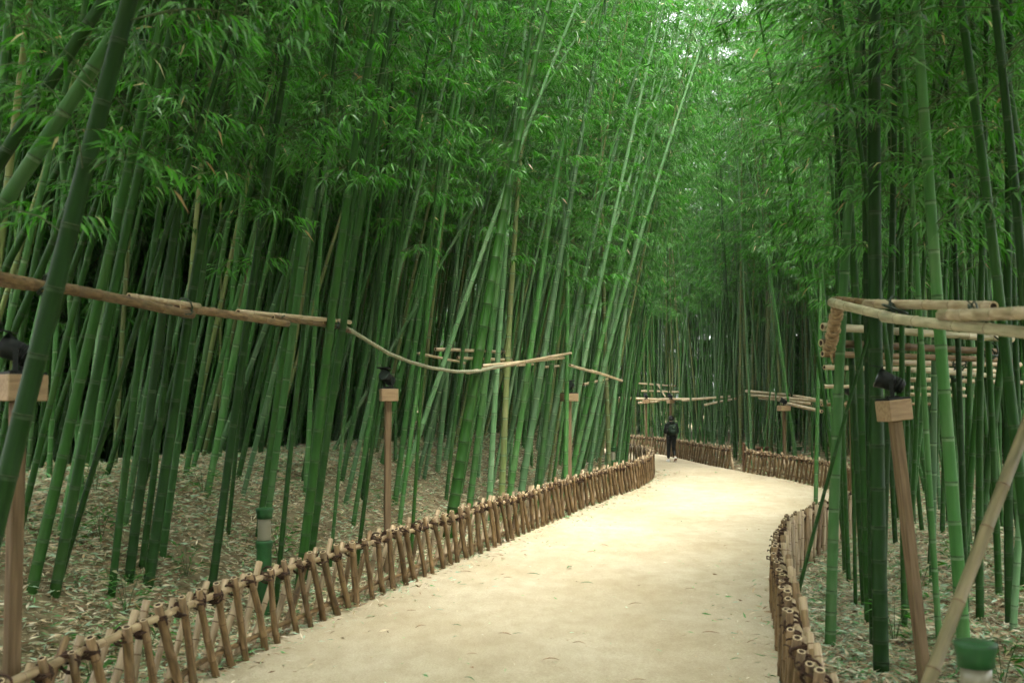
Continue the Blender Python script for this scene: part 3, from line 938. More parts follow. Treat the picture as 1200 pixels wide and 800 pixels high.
frus = lambda P: np.abs(P[:, 0]) < 0.47 * P[:, 1] + 0.2
isleft = lambda P: poly_dist(P, LEFT) < poly_dist(P, RIGHT)
tones = [D, G, G, G, P_, Y_]
spots = []
spots += [(p, BANK) for p in scatter(60, (-9, 2), (9, 24), lambda P: frus(P) & isleft(P) & (poly_dist(P, LEFT) > 1.3), 0.40, rng)]
spots += [(p, BEND_W) for p in scatter(34, (-4, 4), (22, 38), lambda P: frus(P) & isleft(P) & (poly_dist(P, LEFT) > 0.9), 0.40, rng)]
spots += [(p, TREL) for p in scatter(34, (3, 11), (10, 26), lambda P: frus(P) & ~isleft(P), 0.45, rng)]
spots += [(p, FARW) for p in scatter(54, (3, 14), (34, 50), lambda P: frus(P) & ~isleft(P), 0.42, rng)]
for (x, y), where in spots:
    lx, ly = lean_for(x, y, rng)
    near_shaded = (where == TREL) or (where == BANK and x < -2)  # shade on these stems is carried by the darker culm tone
    tone = D if (near_shaded and rng.random() < 0.7) else (tones if where != BEND_W else [G, P_, P_, Y_, G, P_])[rng.integers(6)]
    if where == FARW or where == BEND_W or y > 15:
        ck = None
    else:
        ck = (CROWNS_LOW + CROWNS_MID)[rng.integers(9)]
    bamboo(x, y, lx, ly, rng.uniform(0.052, 0.088), tone, rng.uniform(14.5, 18.5) if where == FARW else rng.uniform(11.5, 14.5), ck, None, where)

# ------------------------------------------------------------------ the deep grove behind the stems one can tell apart
STORE = bpy.data.collections.new('grove_sources')       # not linked: only read by the grove's nodes
def store(name, me):
    o = bpy.data.objects.new(name, me)
    STORE.objects.link(o)
    return o
src = []
for i, (tone, ck) in enumerate(zip([D, G, P_, G, Y_, D, G, D, G, P_, Y_, D, D], CROWNS_MID + CROWNS_LOW[3:] + CROWNS_FULL + CROWNS_OPEN[:3] + CROWNS_DENSE)):
    cm = culm_mesh('grove_culm', CROWN_L, 0.034, CULM[tone], 6, 900 + i)
    a = store('grove_%d' % i, cm)
    src.append((cm, ck))
for o, (cm, ck) in zip(list(STORE.objects), src):
    o.data = join_meshes('grove_stem', [cm, ck[0]])

def grove(name, pts, label, picks=(0, 1, 2, 3, 4, 5), big=(0.9, 1.15), arch=0.0):
    """many stems as one mass: points with lean, turn and size, a stem placed on each"""
    n = len(pts)
    me = bpy.data.meshes.new(name)
    me.vertices.add(n)
    P = np.array(pts)
    Z = terrain(P)
    me.vertices.foreach_set('co', np.column_stack([P, Z]).astype(np.float32).ravel())
    rot = np.zeros((n, 3), dtype=np.float32); scl = np.zeros((n, 3), dtype=np.float32)
    for i, (x, y) in enumerate(pts):
        lx, ly = lean_for(x, y, rng)
        lx += arch if x < 0 else -arch
        e = lean_quat(lx, ly, math.atan2(ly, lx) + rng.uniform(-1, 1))
        rot[i] = (e.x, e.y, e.z)
        s = rng.uniform(*big); scl[i] = (s, s, s)
    me.attributes.new('turn', 'FLOAT_VECTOR', 'POINT').data.foreach_set('vector', rot.ravel())
    me.attributes.new('size', 'FLOAT_VECTOR', 'POINT').data.foreach_set('vector', scl.ravel())
    me.attributes.new('pick', 'INT', 'POINT').data.foreach_set('value', np.array(picks)[rng.integers(0, len(picks), n)].astype(np.int32))
    o = obj(name, me)
    ng = bpy.data.node_groups.new(name, 'GeometryNodeTree')
    ng.interface.new_socket('Geometry', in_out='INPUT', socket_type='NodeSocketGeometry')
    ng.interface.new_socket('Geometry', in_out='OUTPUT', socket_type='NodeSocketGeometry')
    gi, go = ng.nodes.new('NodeGroupInput'), ng.nodes.new('NodeGroupOutput')
    mp = ng.nodes.new('GeometryNodeMeshToPoints')
    ci = ng.nodes.new('GeometryNodeCollectionInfo')
    ci.inputs['Collection'].default_value = STORE
    ci.inputs['Separate Children'].default_value = True
    ci.inputs['Reset Children'].default_value = True
    ip = ng.nodes.new('GeometryNodeInstanceOnPoints')
    ip.inputs['Pick Instance'].default_value = True
    def attr(nm, ty):
        a = ng.nodes.new('GeometryNodeInputNamedAttribute'); a.data_type = ty; a.inputs['Name'].default_value = nm
        return a.outputs['Attribute']
    er = ng.nodes.new('FunctionNodeEulerToRotation')
    ng.links.new(attr('turn', 'FLOAT_VECTOR'), er.inputs[0])
    ng.links.new(gi.outputs[0], mp.inputs['Mesh'])
    ng.links.new(mp.outputs[0], ip.inputs['Points'])
    ng.links.new(ci.outputs[0], ip.inputs['Instance'])
    ng.links.new(er.outputs[0], ip.inputs['Rotation'])
    ng.links.new(attr('size', 'FLOAT_VECTOR'), ip.inputs['Scale'])
    ng.links.new(attr('pick', 'INT'), ip.inputs['Instance Index'])
    ng.links.new(ip.outputs[0], go.inputs[0])
    md = o.modifiers.new('stems', 'NODES'); md.node_group = ng
    tag(o, label, 'bamboo grove', kind='stuff')
    return o

wide = lambda P: np.abs(P[:, 0]) < 0.5 * np.maximum(P[:, 1], 0) + 4
edge = lambda P: np.minimum(poly_dist(P, LEFT), poly_dist(P, RIGHT))
g1 = scatter(380, (-18, 4), (8, 46), lambda P: wide(P) & isleft(P) & (edge(P) > 1.5) & (edge(P) < 8.5), 0.36, rng)
g2 = scatter(170, (4, 18), (8, 38), lambda P: wide(P) & ~isleft(P) & (edge(P) > 1.2) & (edge(P) < 8.0), 0.38, rng)
g3 = scatter(270, (2, 22), (34, 58), lambda P: wide(P) & ~isleft(P) & (edge(P) < 9.0), 0.40, rng)
# stems added beside and behind the viewpoint, arched to shade the near path
g4 = scatter(200, (-11, 11), (-13, 8), lambda P: np.abs(P[:, 0]) - 0.36 * (2.4 + 0.37 * np.maximum(P[:, 1], 0)) > 0.47 * np.maximum(P[:, 1], 0) + 0.5, 0.5, rng)
g7 = scatter(95, (-4, 4), (19, 39), lambda P: wide(P) & isleft(P) & (edge(P) > 0.8) & (edge(P) < 6), 0.30, rng)
g6 = scatter(20, (-1, 4), (27, 38), lambda P: wide(P) & isleft(P) & (edge(P) > 0.7), 0.5, rng)
g5 = scatter(16, (8.2, 11.5), (24, 38), lambda P: wide(P) & ~isleft(P), 0.5, rng)
grove('bamboo_grove', g1, 'dense mass of bamboo stems deep behind the littered bank', picks=(8, 8, 9, 10, 8, 1))
grove('bamboo_grove', g2, 'dark dense mass of bamboo stems deep behind the trellis rails', picks=(0, 1, 8, 8, 9, 5))
grove('bamboo_grove', g3, 'dense wall of thin bamboo far beyond the far fence', picks=(8, 9, 10, 8, 9), big=(1.1, 1.4))
grove('bamboo_grove', g4, 'bamboo thicket added beside and behind the near path to shade it', picks=(11, 12), arch=0.26)
grove('bamboo_grove', g5, 'tall bamboo tops arching over the wide bend of the path', picks=(1, 8, 9), big=(1.15, 1.35), arch=0.08)
grove('bamboo_grove', g6, 'tall bamboo closing the sky above the tip of the fence bulge', picks=(1, 3), big=(1.2, 1.5))
grove('bamboo_grove', g7, 'tight mass of slim pale stems filling the fence bulge', picks=(8, 9, 9, 10), big=(0.85, 1.1))
PLACED2, PLACED = PLACED, []
u1 = scatter(230, (-30, -1), (10, 60), lambda P: wide(P) & isleft(P) & (edge(P) > 8.5) & (edge(P) < 16), 0.8, rng)
u2 = scatter(130, (8, 32), (8, 46), lambda P: wide(P) & ~isleft(P) & (edge(P) > 7.5) & (edge(P) < 15), 0.8, rng)
u3 = scatter(270, (-30, 38), (40, 84), lambda P: wide(P) & ~isleft(P) & (edge(P) > 7.5) & (edge(P) < 17), 0.8, rng)
grove('bamboo_thicket', u1 + u2 + u3, 'leafy undergrowth of young bamboo closing the grove all round', picks=(6, 7), big=(0.75, 1.25))

# ------------------------------------------------------------------ leaf litter
def litter(name, P, size, label, zoff=0.012):
    n = len(P)
    r = rng
    z = np.where(in_path(P), 0.022, terrain(P) + zoff) + r.uniform(0, 0.02, n)
    a = r.uniform(0, 2 * np.pi, n)
    d = np.column_stack([np.cos(a), np.sin(a), r.normal(0.05, 0.22, n)])
    L = size * r.uniform(0.6, 1.35, n)
    V, F, C = leaves(np.column_stack([P, z]), d, L, L * 0.18 * r.uniform(0.7, 1.3, n), r, droop=0.04, fine=False)
    pal = np.array([(0.56, 0.47, 0.31), (0.44, 0.33, 0.19), (0.64, 0.58, 0.42), (0.19, 0.105, 0.05), (0.33, 0.43, 0.25), (0.38, 0.52, 0.36), (0.13, 0.33, 0.11), (0.50, 0.40, 0.25)])
    c = pal[r.choice(len(pal), n, p=[.15, .14, .12, .10, .16, .14, .10, .09])] * r.uniform(0.75, 1.3, (n, 1))
    o = obj(name, np_mesh(name, V, F, M_LITTER, np.repeat(c, 4, 0)))
    tag(o, label, 'leaf litter', kind='stuff')
    return o

def litter_points(n, xr, yr, test):
    out = []
    c = 0
    while c < n:
        P = np.column_stack([rng.uniform(*xr, n * 2), rng.uniform(*yr, n * 2)])
        P = P[np.abs(P[:, 0]) < 0.5 * P[:, 1] + 0.6]
        P = P[rng.random(len(P)) < np.clip(9.0 / P[:, 1], 0, 1)]
        P = P[~in_path(P)]
        P = P[rng.random(len(P)) < 0.62 + 0.3 * bumps(P[:, 0] * 1.4 + 3, P[:, 1] * 1.2)]
        P = P[test(P)]
        out.append(P); c += len(P)
    return np.concatenate(out)[:n]
litter('leaf_litter', litter_points(125000, (-9, 3), (5, 26), isleft), 0.09, 'dry tan and greenish bamboo leaves covering the bank behind the long fence')
litter('leaf_litter', litter_points(75000, (1.5, 10), (3.5, 22), lambda P: ~isleft(P)), 0.09, 'dry brown and greenish bamboo leaves covering the floor below the trellis rails')
litter('leaf_litter', litter_points(16000, (-8, 16), (20, 46), lambda P: np.ones(len(P), bool)), 0.17, 'far leaf litter under the stems round the bend')
# scraps blown along the foot of the fences
def edge_points(L, n, side, y0, y1):
    seg = L[(L[:, 1] > y0) & (L[:, 1] < y1)]
    i = rng.integers(1, len(seg) - 1, n)
    t = seg[i + 1] - seg[i - 1]; t /= np.linalg.norm(t, axis=1, keepdims=True)
    nn = np.column_stack([t[:, 1], -t[:, 0]]) * side
    return seg[i] + nn * (rng.exponential(0.20, n)[:, None] - 0.05) + rng.normal(0, 0.05, (n, 2))
litter('leaf_litter', edge_points(LEFT, 2600, 1, 5, 34), 0.085, 'thin line of leaf scraps on the sand along the long fence', 0.02)
litter('leaf_litter', edge_points(RIGHT, 1300, -1, 4, 33), 0.085, 'thin line of leaf scraps on the sand along the trellis-side fence', 0.02)

def crumbs(n):
    P = np.column_stack([rng.uniform(-3, 8, n * 6), rng.uniform(5, 34, n * 6)])
    return P[in_path(P)][:n]
litter('leaf_litter', crumbs(900), 0.045, 'tiny dry crumbs of leaf strewn over the sand path', 0.02)

# single leaves lying out on the sand
def leaf_mesh(name, L, W, col, curl):
    mb = MB()
    n = 6
    V, F = [], []
    for i in range(n + 1):
        t = i / n
        w = W * math.sin(math.pi * min(1, t * 0.92 + 0.06)) ** 0.8 * (1 - 0.35 * t)
        z = curl * math.sin(t * 3.0) * L
        V += [(t * L, -w / 2, z + 0.25 * w), (t * L, 0, z), (t * L, w / 2, z + 0.25 * w)]
    for i in range(n):
        a = i * 3
        F += [(a, a + 3, a + 4, a + 1), (a + 1, a + 4, a + 5, a + 2)]
    mb.add(V, F)
    return mb.mesh(name, col)
M_LG = noise_mat('fallen_green_leaf', (0.03, 0.10, 0.02), (0.07, 0.16, 0.05), 30, 0.5)
M_LB = noise_mat('fallen_brown_leaf', (0.13, 0.075, 0.035), (0.27, 0.17, 0.08), 30, 0.7)
LGM = [leaf_mesh('leaf_g%d' % i, 0.16, 0.028, M_LG, 0.05 + 0.04 * i) for i in range(2)]
LBM = [leaf_mesh('leaf_b%d' % i, 0.15, 0.026, M_LB, 0.06 + 0.05 * i) for i in range(2)]
def on_ground(px, py):
    Y = EYE * FOC / (py - 470.0)
    return (px - 600) / FOC * Y, Y
PATH_LEAVES = [(669, 664, 0), (632, 673, 0), (553, 670, 1), (545, 792, 0), (687, 647, 1), (531, 731, 0), (584, 741, 1), (600, 742, 0), (494, 696, 1), (478, 715, 1),
               (679, 683, 0), (590, 677, 1), (482, 688, 0), (488, 735, 1), (655, 772, 1), (755, 795, 1), (670, 752, 1), (820, 740, 1), (610, 646, 1), (852, 772, 0),
               (872, 752, 1), (800, 690, 1), (735, 708, 1), (880, 655, 1), (846, 640, 1), (822, 600, 1), (712, 640, 1), (560, 765, 1)]
for px, py, br in PATH_LEAVES:
    x, y = on_ground(px, py)
    o = obj('fallen_leaf', random.choice(LBM if br else LGM), None, (x, y, 0.026), (random.uniform(-.15, .15), 0, random.uniform(0, 6.28)), [random.uniform(0.6, 1.15)] * 3)
    tag(o, 'small brown bamboo leaf fallen on the pale sand path' if br else 'small green bamboo leaf fallen on the pale sand path', 'leaf', 'brown leaves on the sand' if br else 'green leaves on the sand')

# low green sprigs sprouting from the litter
def sprig_mesh(name, seed):
    r = np.random.default_rng(seed)
    n = 46
    B = np.zeros((n, 3)); D_ = np.zeros((n, 3))
    for i in range(n):
        a = r.uniform(0, 6.28); h = r.uniform(0.03, 0.34); q = r.uniform(0.02, 0.16)
        B[i] = (math.cos(a) * q, math.sin(a) * q, h)
        D_[i] = (math.cos(a), math.sin(a), r.uniform(-0.3, 0.7))
    V, F, C = leaves(B, D_, r.uniform(0.10, 0.19, n), r.uniform(0.014, 0.026, n), r, 0.05, 0.2)
    return np_mesh(name, V, F, M_LEAF, C)
SPRIGS = [sprig_mesh('sprig_%d' % i, 40 + i) for i in range(3)]
sprig_stem = MB()
for k in range(5):
    a = k * 1.3
    sprig_stem.tube([(0, 0, -0.03), (0.05 * math.cos(a), 0.05 * math.sin(a), 0.16), (0.12 * math.cos(a), 0.12 * math.sin(a), 0.32)], [0.004, 0.003, 0.002], 4)
SPRIG_STEM = sprig_stem.mesh('sprig_stem', M_TWIG)
for i, (x, y) in enumerate([(-3.05, 8.2), (-3.3, 9.6), (-3.9, 10.6), (-3.2, 11.0), (-4.4, 11.8), (-2.6, 12.5), (-3.6, 13.0), (-2.9, 8.9), (-1.9, 16.5), (3.2, 9.4), (4.1, 11.3), (3.4, 7.8), (4.6, 9.8), (5.0, 12.6)]):
    left = x < 0
    root = empty('bamboo_sprig', (x, y, hz(x, y)), (0, 0, random.uniform(0, 6.28)))
    s = random.uniform(0.75, 1.25); root.scale = (s, s, s)
    obj('foliage', SPRIGS[i % 3], root)
    obj('stem', SPRIG_STEM, root)
    tag(root, 'low leafy green bamboo sprig in the litter on the bank' if left else 'low leafy green bamboo sprig in the litter under the trellis', 'plant', 'sprigs on the bank' if left else 'sprigs under the trellis')

# ------------------------------------------------------------------ rails tied to the stems
def pix(px, py, Y):
    return Vector(((px - 600) / FOC * Y, Y, EYE - (py - 470.0) / FOC * Y))

M_RAIL_LIT = noise_mat('lit_dry_bamboo', (0.30, 0.22, 0.115), (0.54, 0.44, 0.28), 4.0, 0.45, (9, 9, 1.0), 0.0004, 0.4, 0.15)  # brighter copy of the rail material, light on the rails put into colour
LONGS = {k: [pole_mesh('long_%s_%d' % (k, i), 3.0, 0.04, m, 70 + i, 10, 5, 0.006, 0.88) for i in range(2)] for k, m in (('tan', M_RAIL_LIT), ('green', M_RAILGREEN), ('brown', M_POLE))}
BIGTIE = [tie_mesh('rail_tie_%d' % i, 30 + i, M_WIRE, 0.062, 0.006, 3) for i in range(3)]

def rail(name, label, group, poles, ties=(), cat='rail'):
    o0 = Vector(poles[0][0])
    root = empty(name, o0)
    tag(root, label, cat, group)
    for a, b, rad, kind in poles:
        a, b = Vector(a), Vector(b)
        put_pole(random.choice(LONGS[kind]), 3.0, a - o0, b - o0, root, 'pole', rad / 0.04)
    for p, s in ties:
        obj('tie', random.choice(BIGTIE), root, Vector(p) - o0, (random.uniform(-.4, .4), random.uniform(-.4, .4), random.uniform(0, 3)), (s, s, s))
    return root

# left bank rail: overlapping lengths lashed end to end, then a sagging cord, then poles again
rail('bamboo_rail', 'weathered bamboo rail lashed high above the bank, passing the very thick dark stem', 'rails tied to the stems',
     [(pix(-90, 308, 5.9), pix(70, 340, 6.8), .038, 'brown'), (pix(-60, 324, 6.0), pix(50, 338, 6.7), .022, 'brown'), (pix(62, 336, 6.8), pix(225, 368, 8.4), .037, 'brown'),
      (pix(150, 347, 7.6), pix(232, 358, 8.5), .023, 'tan'), (pix(205, 360, 8.2), pix(337, 379, 10.6), .036, 'brown'),
      (pix(278, 365, 9.6), pix(410, 378, 12.6), .027, 'tan'), (pix(318, 371, 10.3), pix(404, 385, 12.5), .028, 'brown'), (pix(376, 377, 11.7), pix(416, 390, 12.8), .028, 'brown')],
     [(pix(56, 336, 6.65), 1.3), (pix(214, 362, 8.3), 1.1), (pix(325, 375, 10.5), 1.0), (pix(390, 381, 12.1), 1.1)])
cord = MB()
cp = [(404, 383, 12.5), (430, 399, 13.0), (455, 414, 13.45), (480, 424, 14.1), (505, 431, 14.8), (535, 435.5, 15.7), (560, 435, 16.5), (580, 430, 17.2), (603, 427, 18.1)]
cord.tube([pix(*c) for c in cp], 0.024, 8)
o = obj('sagging_cord', cord.mesh('sagging_cord', M_CORD, smooth=True))
tag(o, 'grey green cord sagging between the lashed bamboo rails', 'cord')
rail('bamboo_rail', 'pale bamboo rail in zigzag lengths tied to the bright stems inside the bulge', 'rails tied to the stems',
     [(pix(548, 436, 16.2), pix(669, 414, 21.0), .028, 'tan'), (pix(565, 429, 16.8), pix(661, 419, 20.8), .025, 'tan'), (pix(668, 428, 21.1), pix(700, 437, 23.2), .028, 'tan'),
      (pix(692, 434, 22.8), pix(729, 446, 25.8), .03, 'tan'), (pix(684, 450, 24.0), pix(712, 444, 25.5), .028, 'tan')],
     [(pix(565, 431, 17.95), 1.0), (pix(632, 420, 20.3), 1.0), (pix(664, 415, 21.5), 1.0), (pix(697, 436, 24.0), 1.0), (pix(715, 444, 25.4), 1.0)])
rail('bamboo_trellis', 'short pale bamboo poles tied flat across the slanting pale stem', 'rails tied to the stems',
     [(pix(510, 409, 18.0), pix(596, 413, 19.6), .03, 'tan'), (pix(484, 413, 17.6), pix(545, 425, 18.4), .024, 'tan'), (pix(536, 419, 19.4), pix(600, 422, 20.4), .028, 'tan'),
      (pix(600, 428, 20.6), pix(625, 427, 21.0), .026, 'tan'), (pix(636, 430, 22.0), pix(655, 429, 22.4), .026, 'tan')],
     [(pix(523, 410, 18.2), 1.0), (pix(586, 412, 19.4), 1.0), (pix(486, 413, 17.6), .9)], 'trellis')

# right side: thick double rail, rope-bound corner and the ladder of cross poles behind
rr_root = rail('bamboo_rail', 'thick pale double bamboo rail tied with green wire, above the trellis-side fence', 'rails tied to the stems',
     [(pix(976, 353, 8.9), pix(1062, 377, 7.1), .037, 'green'), (pix(1036, 372, 7.5), pix(1230, 392, 4.9), .034, 'green'), (pix(1017, 355, 8.1), pix(1165, 360, 6.1), .034, 'tan'),
      (pix(1104, 368, 6.3), pix(1240, 368, 4.7), .034, 'tan'), (pix(978, 351, 8.95), pix(1030, 354, 8.3), .026, 'brown')],
     [(pix(1052, 362, 7.4), 1.25), (pix(1142, 372, 5.9), 1.2)])
coil = MB()
ca, cb = pix(984, 356, 8.95), pix(973, 408, 9.5)
for k in range(15):
    t = k / 14
    c = ca * (1 - t) + cb * t
    coil.torus(c + Vector((random.uniform(-.006, .006), 0, 0)), (cb - ca).normalized() + Vector((random.uniform(-.2, .2), random.uniform(-.2, .2), 0)), 0.038 * random.uniform(.8, 1.2), 0.015, 12, 5)
coil.tube([ca, (ca + cb) / 2, cb], 0.034, 8)
coil.tube([cb, cb + Vector((0.01, 0, -0.07)), cb + Vector((0.03, 0.02, -0.13))], [0.014, 0.011, 0.006], 5)
org_m = Matrix.Translation(-Vector(rr_root.location))
cm = coil.mesh('rope_binding', M_ROPE, smooth=True); cm.transform(org_m)
obj('rope_binding', cm, rr_root)
lad = [(964, 383, 9.7, 1188, 397, 10.4, .036, 'green'), (962, 402, 10.2, 1168, 412, 11.0, .038, 'brown'), (964, 414, 11.0, 1186, 423, 12.0, .034, 'brown'),
       (1032, 424, 12.0, 1196, 428, 13.0, .034, 'tan'), (1055, 433, 13.0, 1180, 441, 14.0, .034, 'green'), (966, 430, 13.5, 1190, 436, 15.0, .030, 'tan'),
       (1060, 445, 15.0, 1205, 448, 16.0, .034, 'tan'), (965, 453, 15.8, 1130, 455, 17.0, .03, 'tan'), (1064, 462, 17.0, 1145, 464, 17.8, .028, 'tan'), (962, 474, 17.5, 1100, 473, 18.6, .03, 'brown')]
rail('bamboo_trellis', 'ladder of horizontal bamboo poles tied among the dark stems behind the thick double rail', 'rails tied to the stems',
     [(pix(a, b, c), pix(d, e, f), r_, k) for a, b, c, d, e, f, r_, k in lad],
     [(pix(1178, 398, 10.3), 1.2), (pix(1160, 412, 10.9), 1.3), (pix(1125, 427, 11.9), 1.1), (pix(1122, 440, 13.6), 1.2)], 'trellis')
# far rails across the thicket behind the far fence
rail('bamboo_rail', 'far pale bamboo rail tied along the thicket above the walking person', 'rails tied to the stems',
     [(pix(724, 466, 46.5), pix(790, 469, 44.5), .05, 'tan'), (pix(748, 472, 45.0), pix(772, 470, 44.0), .045, 'tan'), (pix(772, 468, 44.5), pix(830, 467, 41.5), .05, 'tan'), (pix(826, 474, 41.0), pix(862, 467, 38.5), .045, 'tan'),
      (pix(800, 469, 43), pix(858, 464, 39.5), .05, 'tan'), (pix(745, 449, 49), pix(792, 452, 47), .04, 'tan'), (pix(752, 458, 48), pix(796, 459, 46), .04, 'tan'), (pix(771, 450, 47.5), pix(780, 466, 46), .035, 'tan')])
rail('bamboo_rail', 'far bundle of pale bamboo rails above the lamp post by the fence gap', 'rails tied to the stems',
     [(pix(874, 458, 37), pix(925, 463, 34), .05, 'tan'), (pix(880, 463, 36.5), pix(962, 470, 31), .045, 'tan'), (pix(890, 466, 36), pix(950, 473, 31.5), .05, 'tan'),
      (pix(918, 472, 33), pix(962, 482, 29), .05, 'tan'), (pix(930, 464, 33.5), pix(970, 470, 30), .045, 'tan')])
# the leaning cut pole by the bollard
root = empty('bamboo_pole', pix(1064, 842, 5.2))
a, b = pix(1064, 842, 5.2), pix(1216, 462, 5.9)
g = hz(a.x, a.y)
d = (b - a).normalized(); a = a - d * ((a.z - g + 0.03) / d.z)
root.location = a
M_OLDPOLE = noise_mat('old_green_brown_bamboo', (0.085, 0.080, 0.032), (0.22, 0.175, 0.085), 4.0, 0.5, (7, 7, 0.8), 0.0004, 0.35)
me = pole_mesh('leaning_pole', 3.2, 0.034, M_OLDPOLE, 5, 14, 8, 0.008, 0.9)
obj('culm', me, root, (0, 0, 0), along(a, b), (1, 1, 1))
tag(root, 'cut dry bamboo pole leaning diagonally over the green-capped bollard light', 'pole')

# ------------------------------------------------------------------ spotlights on wooden posts
def lamp(px, Y, label, top=None, size=0.25, turn=0.5, head=0.0, tilt=(0, 0)):
    x = (px - 600) / FOC * Y
    g = hz(x, Y)
    top = top if top is not None else EYE + 0.0
    h = top - g
    root = empty('spotlight_post', (x, Y, g), (tilt[0], tilt[1], 0))
    tag(root, label, 'spotlight', 'spotlights on wooden posts')
    mb = MB(); mb.box((0, 0, h / 2 - 0.05), (0.076, 0.076, h + 0.1), mat=0, bevel=0.008)
    obj('post', mb.mesh('post', M_WOOD), root, rot=(0, 0, turn))
    mb = MB(); mb.box((0, 0, 0.075), (size, size, 0.15), bevel=0.006)
    mb.box((0, 0, 0.155), (size * 0.93, size * 0.93, 0.02), mat=1)
    box = obj('cap_box', mb.mesh('cap_box', [M_BOXWOOD, M_BLACK]), root, (0, 0, h), (0, 0, turn))
    mb = MB()      # lamp: yoke bracket, drum body with cooling fins, hood
    mb.box((0, 0, 0.17), (0.09, 0.09, 0.012))
    mb.box((-0.062, 0, 0.235), (0.008, 0.03, 0.13)); mb.box((0.062, 0, 0.235), (0.008, 0.03, 0.13)); mb.box((0, 0, 0.178), (0.13, 0.03, 0.008))
    bm = mb.mesh('bracket', M_BLACK)
    obj('bracket', bm, root, (0, 0, h), (0, 0, turn + head))
    mb = MB()
    mb.tube([(0, -0.10, 0), (0, -0.085, 0), (0, -0.03, 0), (0, 0.04, 0), (0, 0.10, 0)], [0.03, 0.05, 0.057, 0.062, 0.078], 14)
    for k in range(4):
        mb.torus((0, -0.07 + 0.022 * k, 0), (0, 1, 0), 0.058, 0.006, 14, 4)
    mb.box((0, 0.135, 0.07), (0.16, 0.10, 0.008), Matrix.Rotation(R(-14), 3, 'X'))
    body = obj('lamp_head', mb.mesh('lamp_head', M_BLACK, True), root, (0, 0, h + 0.275), (R(28), 0, turn + head))
    mb = MB(); mb.tube([(0, 0.101, 0), (0, 0.106, 0)], [0.068, 0.066], 14)
    obj('lens', mb.mesh('lens', M_LENS), body)
    return root
lamp(22, 6.3, 'black spotlight on a wooden post behind the very thick dark stem', size=0.235, turn=0.9, head=0.8)
lamp(455, 13.6, 'black spotlight on a plain wooden post under the sagging cord', size=0.21, turn=0.35, head=2.3)
lamp(667, 21.6, 'black spotlight on a wooden post behind the straight bright green stem', size=0.30, turn=0.2, head=-0.6)
lamp(757, 44.5, 'small far spotlight post behind the far fence left of the walking person', size=0.27, turn=0.1, top=2.02)
lamp(785.5, 43.6, 'far spotlight post hidden behind the head of the walking person', size=0.23, turn=0.5, top=2.02)
lamp(918, 32.2, 'spotlight on a pale wooden post beside the brown board and the fence gap', size=0.30, turn=0.2, head=1.2, top=1.82)
lamp(1078, 8.0, 'black spotlight on a leaning wooden post beside the thick upright dark stem', size=0.185, turn=0.25, head=1.0, tilt=(0, R(-5.5)), top=1.97)
lamp(998, 18.6, 'reddish wooden lamp post half hidden by stems under the rope-bound corner', size=0.16, turn=0.4, top=1.95)
lamp(723, 38.5, 'thin far lamp post behind the tip of the long fence', size=0.2, turn=0.4, top=2.05)

# ------------------------------------------------------------------ green bollard lights shaped like bamboo joints
def bollard(x, y, label, top=1.0, s=1.0):
    g = hz(x, y)
    h = top - g
    root = empty('bollard_light', (x, y, g))
    tag(root, label, 'bollard light', 'green bollard lights')
    r = 0.088 * s
    mb = MB()
    mb.lathe([(r * 1.02, -0.05), (r * 1.0, 0.05), (r * 0.96, (h - .34) * .45), (r * 1.10, (h - .34) * .5), (r * 0.97, (h - .34) * .56), (r * 0.97, h - 0.40), (r * 1.12, h - 0.345), (r * 1.14, h - 0.325), (r * 1.05, h - 0.315), (r * 0.7, h - 0.312)], 20)
    obj('base', mb.mesh('bollard_base', M_GREENPLASTIC, True), root)
    mb = MB()
    mb.lathe([(r * 0.84, h - 0.312), (r * 0.86, h - 0.30), (r * 0.83, h - 0.27), (r * 0.86, h - 0.24), (r * 0.83, h - 0.21), (r * 0.86, h - 0.18), (r * 0.84, h - 0.15), (r * 0.84, h - 0.104)], 20)
    obj('sleeve', mb.mesh('bollard_sleeve', M_SLEEVE, True), root)
    mb = MB()
    mb.lathe([(r * 0.8, h - 0.104), (r * 1.0, h - 0.10), (r * 1.02, h - 0.06), (r * 1.15, h - 0.02), (r * 1.17, h - 0.004), (r * 1.12, h), (r * 0.3, h + 0.004)], 22)
    obj('cap', mb.mesh('bollard_cap', M_GREENPLASTIC, True), root)
    return root
bollard((312 - 600) / FOC * 10.9, 10.9, 'green bollard light with clear sleeve on the litter just behind the long fence', 1.06, 0.86)
bollard((1136 - 600) / FOC * 4.75, 4.75, 'green-capped bollard light with ribbed sleeve under the leaning cut pole', 1.085, 0.86)
bollard((717.5 - 600) / FOC * 27.2, 27.2, 'green bollard light beside the pale yellowish stem at the bend', 0.98, 0.95)
bollard((935 - 600) / FOC * 33.8, 33.8, 'far green bollard light beside the brown board behind the fence', 0.72, 1.0)

# brown board near the gap
x, y = (892 - 600) / FOC * 34.5, 34.5
root = empty('information_board', (x, y, hz(x, y)))
tag(root, 'small brown wooden board on a post behind the fence beside the gap', 'board')
mb = MB(); mb.box((0, 0, 0.25), (0.07, 0.07, 0.6)); obj('post', mb.mesh('board_post', M_BROWN), root)
mb = MB(); mb.box((0, -0.06, 0.52), (0.36, 0.035, 0.24), Matrix.Rotation(R(-20), 3, 'X'), bevel=0.006); obj('panel', mb.mesh('board_panel', M_BROWN), root)
mb = MB(); mb.box((0, -0.04, 0.665), (0.42, 0.12, 0.025), Matrix.Rotation(R(8), 3, 'X')); obj('cap_rail', mb.mesh('board_cap', M_BROWN), root)

